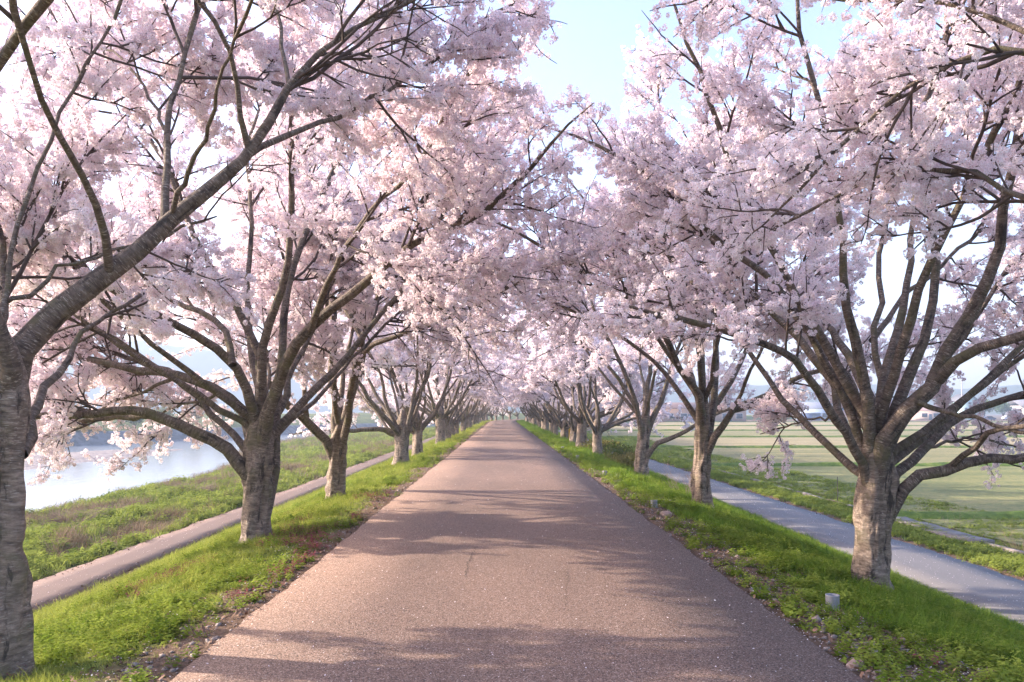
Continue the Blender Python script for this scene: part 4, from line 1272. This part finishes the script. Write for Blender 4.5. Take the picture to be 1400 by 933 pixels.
def rock(name, x, y, sx, sy, sz, seed, lab):
    rg = G(seed); n, m = 14, 9
    th = np.linspace(0, 2 * np.pi, n, endpoint=False); ph = np.linspace(.05, math.pi - .05, m)
    V = []
    for p in ph:
        for t_ in th:
            d = np.array([math.sin(p) * math.cos(t_), math.sin(p) * math.sin(t_), math.cos(p)])
            r = .75 + .5 * float(fbm(d[0] * 1.6 + seed, d[1] * 1.6 + d[2], 3))
            V.append(np.sign(d) * np.abs(d) ** .75 * r * np.array([sx, sy, sz]))
    V = np.array(V)
    i = np.arange(m - 1)[:, None] * n + np.arange(n); j = np.arange(m - 1)[:, None] * n + (np.arange(n) + 1) % n
    o = obj(name, mesh_np(name, V, [np.stack([i, i + n, j + n, j], -1).reshape(-1, 4)], M_ROCK, True), None, (x, y, float(ground_z(x, y)) + sz * .25))
    o.rotation_euler[2] = rg.random() * 3
    tag(o, lab, 'stone'); return o
M_ROCK = mat_plain('field_stone', (0.36, 0.26, 0.21), .9, .3, 9)
rock('stone', 2.62, 12.9, .17, .09, .05, 1, 'flat brownish stone lying on the verge next to a pipe marker')
rock('stone', 2.26, 5.15, .10, .05, .035, 2, 'small pale stone on bare soil at the paving edge')

# kerb blocks and culvert slabs along the field edge
kr = empty('field_kerb', (13.45, 40, -2.2)); tag(kr, 'low kerb of old concrete blocks and slabs between farm road verge and field', 'kerb')
v, f = box_np(-.08, .08, -.47, .47, -.14, .10)
me = mesh_np('kerb_block', v, [f], M_CONC); vb, fb = box_np(-.42, .42, -.46, .46, -.05, .05); ms = mesh_np('slab', vb, [fb], M_CONC)
M_BROWNK = mat_plain('brown_kerb', (0.30, 0.17, 0.10), .9, .3, 6); me2 = mesh_np('kerb_block', v, [f], M_BROWNK)
y = 13.0; k = 0
while y < 88:
    if not (22.6 < y < 27.6):
        if rng.random() > .12:
            o = obj('kerb_block', me2 if 31 < y < 33.5 else me, kr, (rng.normal(0, .025), y - 40, .10 + rng.normal(0, .015) - .02)); o.rotation_euler = (rng.normal(0, .02), rng.normal(0, .04), rng.normal(0, .02))
    elif k < 5:
        o = obj('slab', ms, kr, (-.15 + rng.normal(0, .05), y - 40, .16 + rng.normal(0, .01))); o.rotation_euler = (rng.normal(0, .02), rng.normal(0, .02), rng.normal(0, .03)); k += 1
    y += .99
M_WOOD = mat_plain('stake_wood', (0.09, 0.07, 0.06), .85, .3, 10)
v, f, b = tubes(np.array([[[0, 0, -.3], [.01, 0, .5], [0, .01, 1.2]]]), np.array([[.016, .015, .012]]), 7)
o = obj('stake', mesh_np('stake', v, [f], M_WOOD, True), None, (13.95, 33.5, float(ground_z(13.95, 33.5)))); tag(o, 'thin dark stake standing upright at the field edge behind the kerb', 'stake')

def stalk_clump(name, x, y, n, h, spread, lean, mat, seed, lab, cat, rad=.004, side=None, group=None):
    rg = G(seed)
    a = rg.random(n) * 6.28; p0 = np.stack([np.cos(a), np.sin(a), 0 * a], -1) * (spread * .25 * np.sqrt(rg.random(n)))[:, None]
    d = np.stack([np.cos(a) * lean, np.sin(a) * lean, np.ones(n)], -1) + rg.normal(0, .25, (n, 3))
    C = wander(p0, d, h * rg.uniform(.5, 1.1, n), 7, .12, .0, rg)
    R = rad * (1.2 - np.linspace(0, 1, 7))[None] * np.ones((n, 1))
    C2, R2 = children(C, R, h * .22, .3, (20, 55), lambda t, L, g: L * g.uniform(.15, .4, len(t)), rg, 4, .12, .02, 0, np.zeros(3), .3, .3, .7, rad * .3)
    v1, f1, _ = tubes(C, R, 4); v2, f2, _ = tubes(C2, R2, 3)
    o = obj(name, mesh_np(name, np.vstack([v1, v2]), [np.vstack([f1, f2 + len(v1)])], mat, True), None, (x, y, float(ground_z(x, y)) - .05))
    tag(o, lab, cat, group); return o
M_DRYS = mat_plain('dry_stem', (0.34, 0.25, 0.17), .9, .3, 10)
M_BARES = mat_plain('bare_twig', (0.24, 0.17, 0.13), .9, .3, 10)
stalk_clump('dry_weed', 14.1, 21.6, 60, 1.1, .9, .7, M_DRYS, 61, 'tangle of dry straw-coloured weed stalks at the field edge', 'weed')
stalk_clump('dry_weed', 13.9, 24.6, 5, 1.5, .5, .25, M_DRYS, 62, 'few tall thin dry stalks standing beside the culvert slabs', 'weed')
stalk_clump('bare_shrub', 4.7, 20.6, 26, 1.1, 1.0, .8, M_BARES, 63, 'leafless brown shrub on slope between the straight and forked cherry trees', 'shrub', .005)
for k, (px, py, lab) in enumerate([(266, 683, 'rounded mound of dead brush on the river bank behind the many-limbed tree'), (100, 726, 'low mound of dead brush on the river bank across the path from the leaning tree')]):
    Y0 = 3.9 * F / (py - HY)
    o = stalk_clump('brush_mound', (px - CX) / F * Y0, Y0, 260, .75, 1.6, 1.6, M_BARES, 70 + k, lab, 'brush', .006)

# bushes
def bush(name, x, y, rx, rz, cols, n, leaf, seed, lab, cat='bush', z=None, ry=None, group=None, trunk=0.0, tr=.35):
    rg = G(seed)
    root = empty(name, (x, y, float(ground_z(x - float(bend(y)), y)) if z is None else z)); tag(root, lab, cat, group)
    m = mat_leaf(name + '_leaf', cols[0], cols[1], tr)
    ry = ry or rx
    nl = 14
    cs = rg.normal(0, .42, (nl, 3)) * np.array([rx, ry, rz]); cs[:, 2] = rz * (1.0 + .55 * np.clip(rg.normal(0, .6, nl), -1, 1)) + trunk
    d = unit(rg.normal(0, 1, (n, 3))); rr = rg.random(n) ** .35
    lob = rg.integers(0, nl, n)
    c = cs[lob] + d * rr[:, None] * np.array([rx, ry, rz]) * .5
    c = c[c[:, 2] > .03 + trunk * .5]; n = len(c)
    u = unit(rg.normal(0, 1, (n, 3))); w = unit(np.cross(u, rg.normal(0, 1, (n, 3)))); L = (leaf * rg.uniform(.6, 1.3, n))[:, None]
    V = np.stack([c - u * L, c + w * L * .5, c + u * L, c - w * L * .5], 1).reshape(-1, 3)
    tag(obj('crown' if trunk else 'foliage', mesh_np('foliage', V, [np.arange(n * 4).reshape(-1, 4)], m), root), kind='stuff')
    k = 10
    tgt = cs[rg.integers(0, nl, k)]
    p0 = np.zeros((k, 3)); P = np.stack([p0 + np.array([0, 0, -.1]), p0 + tgt * np.array([.15, .15, .45]), p0 + tgt * np.array([.6, .6, .8]), tgt], 1)
    r0 = .02 + .05 * trunk
    v, f, b = tubes(P, r0 * np.array([1, .8, .5, .25])[None] * np.ones((k, 1)), 5)
    obj('trunk' if trunk else 'stems', mesh_np('stems', v, [f], M_TWIG, True), root)
    return root
AZ = ((0.10, 0.12, 0.03), (0.30, 0.24, 0.10))
bush('bush', 4.75, 31.5, .95, .50, ((0.06, 0.10, 0.03), (0.26, 0.20, 0.08)), 2600, .045, 80, 'low dark green and yellowish bush on the verge behind the pale forked tree')
bush('bush', 4.45, 29.3, .85, .40, AZ, 2200, .045, 81, 'low yellow-tinged bush on the verge nearest the pale forked tree')
bush('bush', 4.6, 37.8, .9, .45, AZ, 2200, .05, 82, 'reddish-green bush under the fourth field-side cherry tree')
bush('forsythia_bush', 5.35, 62, .62, .62, ((0.55, 0.36, 0.02), (0.85, 0.60, 0.05)), 2200, .06, 83, 'bright yellow flowering bush between trunks of the field-side row')
spots = [(-70, 96, 3.2), (-75, 104, 2.6), (-72, 112, 3.0), (-68, 121, 2.4), (-69, 131, 3.4), (-63, 138, 2.6), (-62, 147, 3.0), (-60, 156, 2.6), (-73, 84, 2.6), (-58, 166, 3.0), (-80, 118, 4.2)]
for k, (x, y, h) in enumerate(spots):
    cols = [((0.10, 0.12, 0.04), (0.22, 0.22, 0.08)), ((0.20, 0.14, 0.08), (0.34, 0.24, 0.14)), ((0.06, 0.09, 0.04), (0.14, 0.17, 0.07))][k % 3]
    bush('riverside_tree', x + 0, y, h * .8, h * .42, cols, 900, .22, 120 + k, ['olive shrubby tree on the far bank of the river', 'brownish budding tree on the far bank of the river', 'dark green tree on the far bank of the river'][k % 3], 'tree', float(np.interp(far_x(y) - x, [3.7, 6, 10, 16, 24], [-1.6, -1.2, -.2, .5, .9])) - .3, None, 'trees on the far bank', .8)

# ------------------------------------------------------------------ houses beyond the fields
M_PANE = mat_plain('window_glass', (0.05, 0.06, 0.08), .15, .2, 2)
M_FRAME = mat_plain('white_frame', (0.6, 0.6, 0.6), .6, .1, 3)
def house(name, px, Y, w, d, h, wallc, roofc, pitch, wins, lab, cat='house', overhang=.5, doors=(), ridge='x', zofs=0.0, zb=None):
    x = (px - CX) / F * Y
    z = (-2.38 + float(field_rise(Y)) - .05 if zb is None else zb) + zofs
    root = empty(name, (x, Y, z)); tag(root, lab, cat)
    wm = mat_plain(name + '_wall', wallc, .85, .12, 1.2); rm = mat_plain(name + '_roof', roofc, .7, .25, 2.5)
    hw = w / 2
    if ridge == 'x':
        v, f = box_np(-hw, hw, 0, d, -.3, h)
        obj('wall', mesh_np('wall', v, [f], wm), root)
        rh = d / 2 * pitch
        V = np.array([(-hw - overhang, -overhang, h - .05), (hw + overhang, -overhang, h - .05), (hw + overhang, d / 2, h + rh), (-hw - overhang, d / 2, h + rh), (-hw - overhang, d + overhang, h - .05), (hw + overhang, d + overhang, h - .05)])
        V = np.vstack([V, V - np.array([0, 0, .22])])
        f = [(0, 1, 2, 3), (3, 2, 5, 4), (6, 9, 8, 7), (9, 10, 11, 8), (0, 6, 7, 1), (4, 5, 11, 10), (0, 3, 9, 6), (3, 4, 10, 9), (1, 7, 8, 2), (2, 8, 11, 5)]
        obj('roof', mesh_np('roof', V, [np.array(f)], rm), root)
    else:
        rh = hw * pitch
        V = np.array([(-hw, y, z_) for y in (0, d) for z_ in (-.3, h)] + [(hw, y, z_) for y in (0, d) for z_ in (-.3, h)] + [(0, 0, h + rh), (0, d, h + rh)])
        fq = np.array([(0, 2, 3, 1), (4, 5, 7, 6), (0, 1, 5, 4), (2, 6, 7, 3)]); ft = np.array([(1, 8, 5), (3, 7, 9)])
        obj('wall', mesh_np('wall', V, [fq, ft], wm), root)
        o_ = overhang
        V = np.array([(-hw - o_, -o_, h - o_ * pitch + .06), (0, -o_, h + rh + .06), (hw + o_, -o_, h - o_ * pitch + .06), (-hw - o_, d + o_, h - o_ * pitch + .06), (0, d + o_, h + rh + .06), (hw + o_, d + o_, h - o_ * pitch + .06)])
        V = np.vstack([V, V + np.array([0, 0, .2])])
        f = [(6, 7, 10, 9), (7, 8, 11, 10), (0, 3, 4, 1), (1, 4, 5, 2), (0, 1, 7, 6), (1, 2, 8, 7), (3, 9, 10, 4), (4, 10, 11, 5), (0, 6, 9, 3), (2, 5, 11, 8)]
        obj('roof', mesh_np('roof', V, [np.array(f)], rm), root)
    for (wx, wz, ww, wh) in wins:
        v, f = box_np(wx - ww / 2, wx + ww / 2, -.06, -.003, wz, wz + wh)
        fo = obj('window', mesh_np('window', v, [f], M_FRAME), root)
        v, f = box_np(wx - ww / 2 + .09, wx + ww / 2 - .09, -.075, -.063, wz + .09, wz + wh - .09)
        obj('pane', mesh_np('pane', v, [f], M_PANE), fo)
    for (dx, dw, dh) in doors:
        v, f = box_np(dx - dw / 2, dx + dw / 2, -.07, -.004, -.02, dh)
        obj('door', mesh_np('door', v, [f], mat_plain('door_paint', (0.10, 0.13, 0.16), .5)), root)
    return root
house('long_hall', 935, 232, 36, 9, 4.2, (0.42, 0.27, 0.21), (0.20, 0.12, 0.10), .35, [(x, 1.0, 2.0, 1.6) for x in np.arange(-16, 17, 4.0)], 'long low building with tan walls and brown roof beyond the fields', 'building', .7, [(2, 1.6, 2.4), (13, 1.6, 2.4)])
house('shed', 783, 200, 6, 5, 2.6, (0.32, 0.42, 0.62), (0.45, 0.48, 0.55), .2, [(1.8, 1.2, .9, .8)], 'pale blue shed seen between trunks of the field-side row', 'shed', .3, [(-1.2, 1.5, 2.1)])
house('house', 838, 262, 10, 8, 5.0, (0.55, 0.42, 0.38), (0.16, 0.14, 0.15), .5, [(-2.5, 3.0, 1.6, 1.2), (2.5, 3.0, 1.6, 1.2), (-2.5, .8, 1.8, 1.4)], 'two-storey house with dark roof behind the row end, left of the long hall', doors=[(2.2, 1.1, 2.1)])
house('house', 1128, 275, 13, 9, 4.2, (0.40, 0.50, 0.64), (0.18, 0.20, 0.26), .45, [(-4, 1.0, 2, 1.5), (0, 1.0, 2, 1.5), (4, 1.0, 2, 1.5)], 'light blue house with slate-coloured roof across the fields', doors=[(2, 1, 2.1)])
house('fence_store', 1108, 262, 6.5, 3, 2.4, (0.10, 0.15, 0.28), (0.14, 0.16, 0.22), .15, [], 'low dark blue storage hut in front of the light blue house', 'hut', .2, [(1.2, 1.3, 1.9)])
house('house', 1212, 285, 10, 9, 5.4, (0.58, 0.52, 0.46), (0.28, 0.17, 0.14), .45, [(-2.6, 3.4, 1.6, 1.2), (2.6, 3.4, 1.6, 1.2), (-2.6, .9, 1.6, 1.4)], 'cream house with reddish-brown roof behind the stout cherry tree', doors=[(2, 1, 2.1)])
house('house', 1280, 275, 14, 9, 3.4, (0.62, 0.48, 0.40), (0.32, 0.22, 0.20), .4, [(-4, 1, 2, 1.4), (0, 1, 2, 1.4), (4, 1, 2, 1.4)], 'low house with pinkish walls and brown roof among the far trees', doors=[(-2, 1, 2.1)])
house('house', 1326, 290, 6.2, 8, 6.8, (0.46, 0.66, 0.64), (0.12, 0.12, 0.13), .75, [(0, 5.6, 1.3, .8), (-1.4, 3.2, 1.2, 1.2)], 'tall mint-green gabled house beside the utility pole', ridge='y', doors=[(1.3, 1, 2.1)])
house('house', 1420, 282, 12, 9, 5.0, (0.60, 0.56, 0.52), (0.17, 0.17, 0.2), .45, [(-3, 3.0, 1.7, 1.2), (3, 3.0, 1.7, 1.2), (0, .8, 2, 1.5)], 'white-walled house with grey roof at the far edge of the fields', doors=[(4, 1, 2.1)])
for k, (px, Y, h, cols, lab) in enumerate([(1303, 300, 9.5, ((0.16, 0.14, 0.03), (0.34, 0.28, 0.06)), 'tall yellowish tree rising behind the low pinkish house'), (1346, 278, 8.2, ((0.10, 0.14, 0.03), (0.26, 0.28, 0.06)), 'yellow-green tree beside the mint-green gabled house'),
                                       (1372, 286, 8.0, ((0.04, 0.08, 0.03), (0.10, 0.17, 0.06)), 'dark green tree between the mint-green and the white-walled house'), (1068, 270, 6.5, ((0.07, 0.10, 0.04), (0.16, 0.18, 0.07)), 'dark rounded tree beside the light blue house'),
                                       (1175, 300, 8.5, ((0.08, 0.11, 0.05), (0.18, 0.20, 0.09)), 'broad green tree between the light blue and the cream house')]):
    bush('village_tree', (px - CX) / F * Y, Y, h * .34, h * .34, cols, 1500, .34, 160 + k, lab, 'tree', -1.4, None, None, h * .22)
M_POLE = mat_plain('pole_concrete', (0.42, 0.40, 0.38), .8, .1, 2)
for px, Y, h, lab in ((1315, 262, 13.5, 'tall concrete utility pole in front of the mint-green house'), (1290, 268, 10.5, 'shorter concrete utility pole in front of the low pinkish house')):
    r_ = empty('utility_pole', ((px - CX) / F * Y, Y, -1.4)); tag(r_, lab, 'pole')
    v, f, b = tubes(np.array([[[0, 0, -.5], [0, 0, h * .5], [0, 0, h]]]), np.array([[.19, .16, .12]]), 10); obj('post', mesh_np('post', v, [f], M_POLE, True), r_)
    for z in (h - .6, h - 1.5):
        v, f = box_np(-.9, .9, -.2, -.1, z, z + .1); obj('crossarm', mesh_np('crossarm', v, [f], M_POLE), r_)

def car(px, Y, L, H, col, lab, van=False):
    x = (px - CX) / F * Y
    r_ = empty('parked_van' if van else 'parked_car', (x, Y, -2.38 + float(field_rise(Y)) + .02)); tag(r_, lab, 'van' if van else 'car')
    prof = [(-.5, .28), (-.5, .62), (-.46, .70), (-.40, .97), (.30, .98), (.40, .72), (.49, .62), (.5, .28)] if van else [(-.5, .30), (-.5, .66), (-.42, .70), (-.28, .98), (.14, .98), (.28, .68), (.48, .60), (.5, .30)]
    V = np.array([(px_ * L, y_, pz * H) for y_ in (-.8, .8) for px_, pz in prof]); n = len(prof)
    f4 = np.array([(i, (i + 1) % n, (i + 1) % n + n, i + n) for i in range(n)])
    me = mesh_np('body', V, [f4, np.arange(n)[None], np.arange(n)[None, ::-1] + n], mat_plain('car_paint', col, .3, .05, 1)); obj('body', me, r_)
    for x0, x1 in (((-.36, -.02), (.02, .30)) if van else ((-.26, -.06), (-.04, .16))):
        V = np.array([(x0 * L, -.812, .70 * H), (x1 * L, -.812, .70 * H), ((x1 - .03) * L, -.812, .92 * H), ((x0 + .02) * L, -.812, .92 * H)])
        obj('window', mesh_np('window', V, [np.arange(4)[None]], M_PANE), r_)
    for sx in (-.32, .32):
        for sy in (-.72, .72):
            v, f = lathe([(.02, -.09), (.30, -.09), (.32, 0), (.30, .09), (.02, .09)], 14)
            o = obj('wheel', mesh_np('wheel', v, [f], M_WOOD, True), r_, (sx * L, sy, .31)); o.rotation_euler[0] = math.pi / 2
car(1352, 258, 3.9, 1.5, (0.05, 0.07, 0.12), 'dark blue parked car at the far edge of the fields')
car(1306, 260, 4.6, 2.1, (0.75, 0.75, 0.75), 'white parked van in front of the low pinkish house', True)
car(1380, 266, 4.4, 1.6, (0.75, 0.75, 0.76), 'white parked car in front of the white-walled house')
#__DETAILS_END__

# ------------------------------------------------------------------ haze
hv, hf = box_np(-1180, 1180, -75, 1280, -8, 112)
mh = bpy.data.materials.new('haze_air'); mh.use_nodes = True
hn = mh.node_tree; hn.nodes.remove(hn.nodes['Principled BSDF'])
pv = hn.nodes.new('ShaderNodeVolumePrincipled')
pv.inputs['Color'].default_value = (0.62, 0.78, 1.0, 1)
pv.inputs['Density'].default_value = HAZE_DENSITY
pv.inputs['Anisotropy'].default_value = 0.2
hn.links.new(pv.outputs['Volume'], hn.nodes['Material Output'].inputs['Volume'])
o = obj('haze', mesh_np('haze', hv, [hf], mh)); tag(o, kind='stuff')
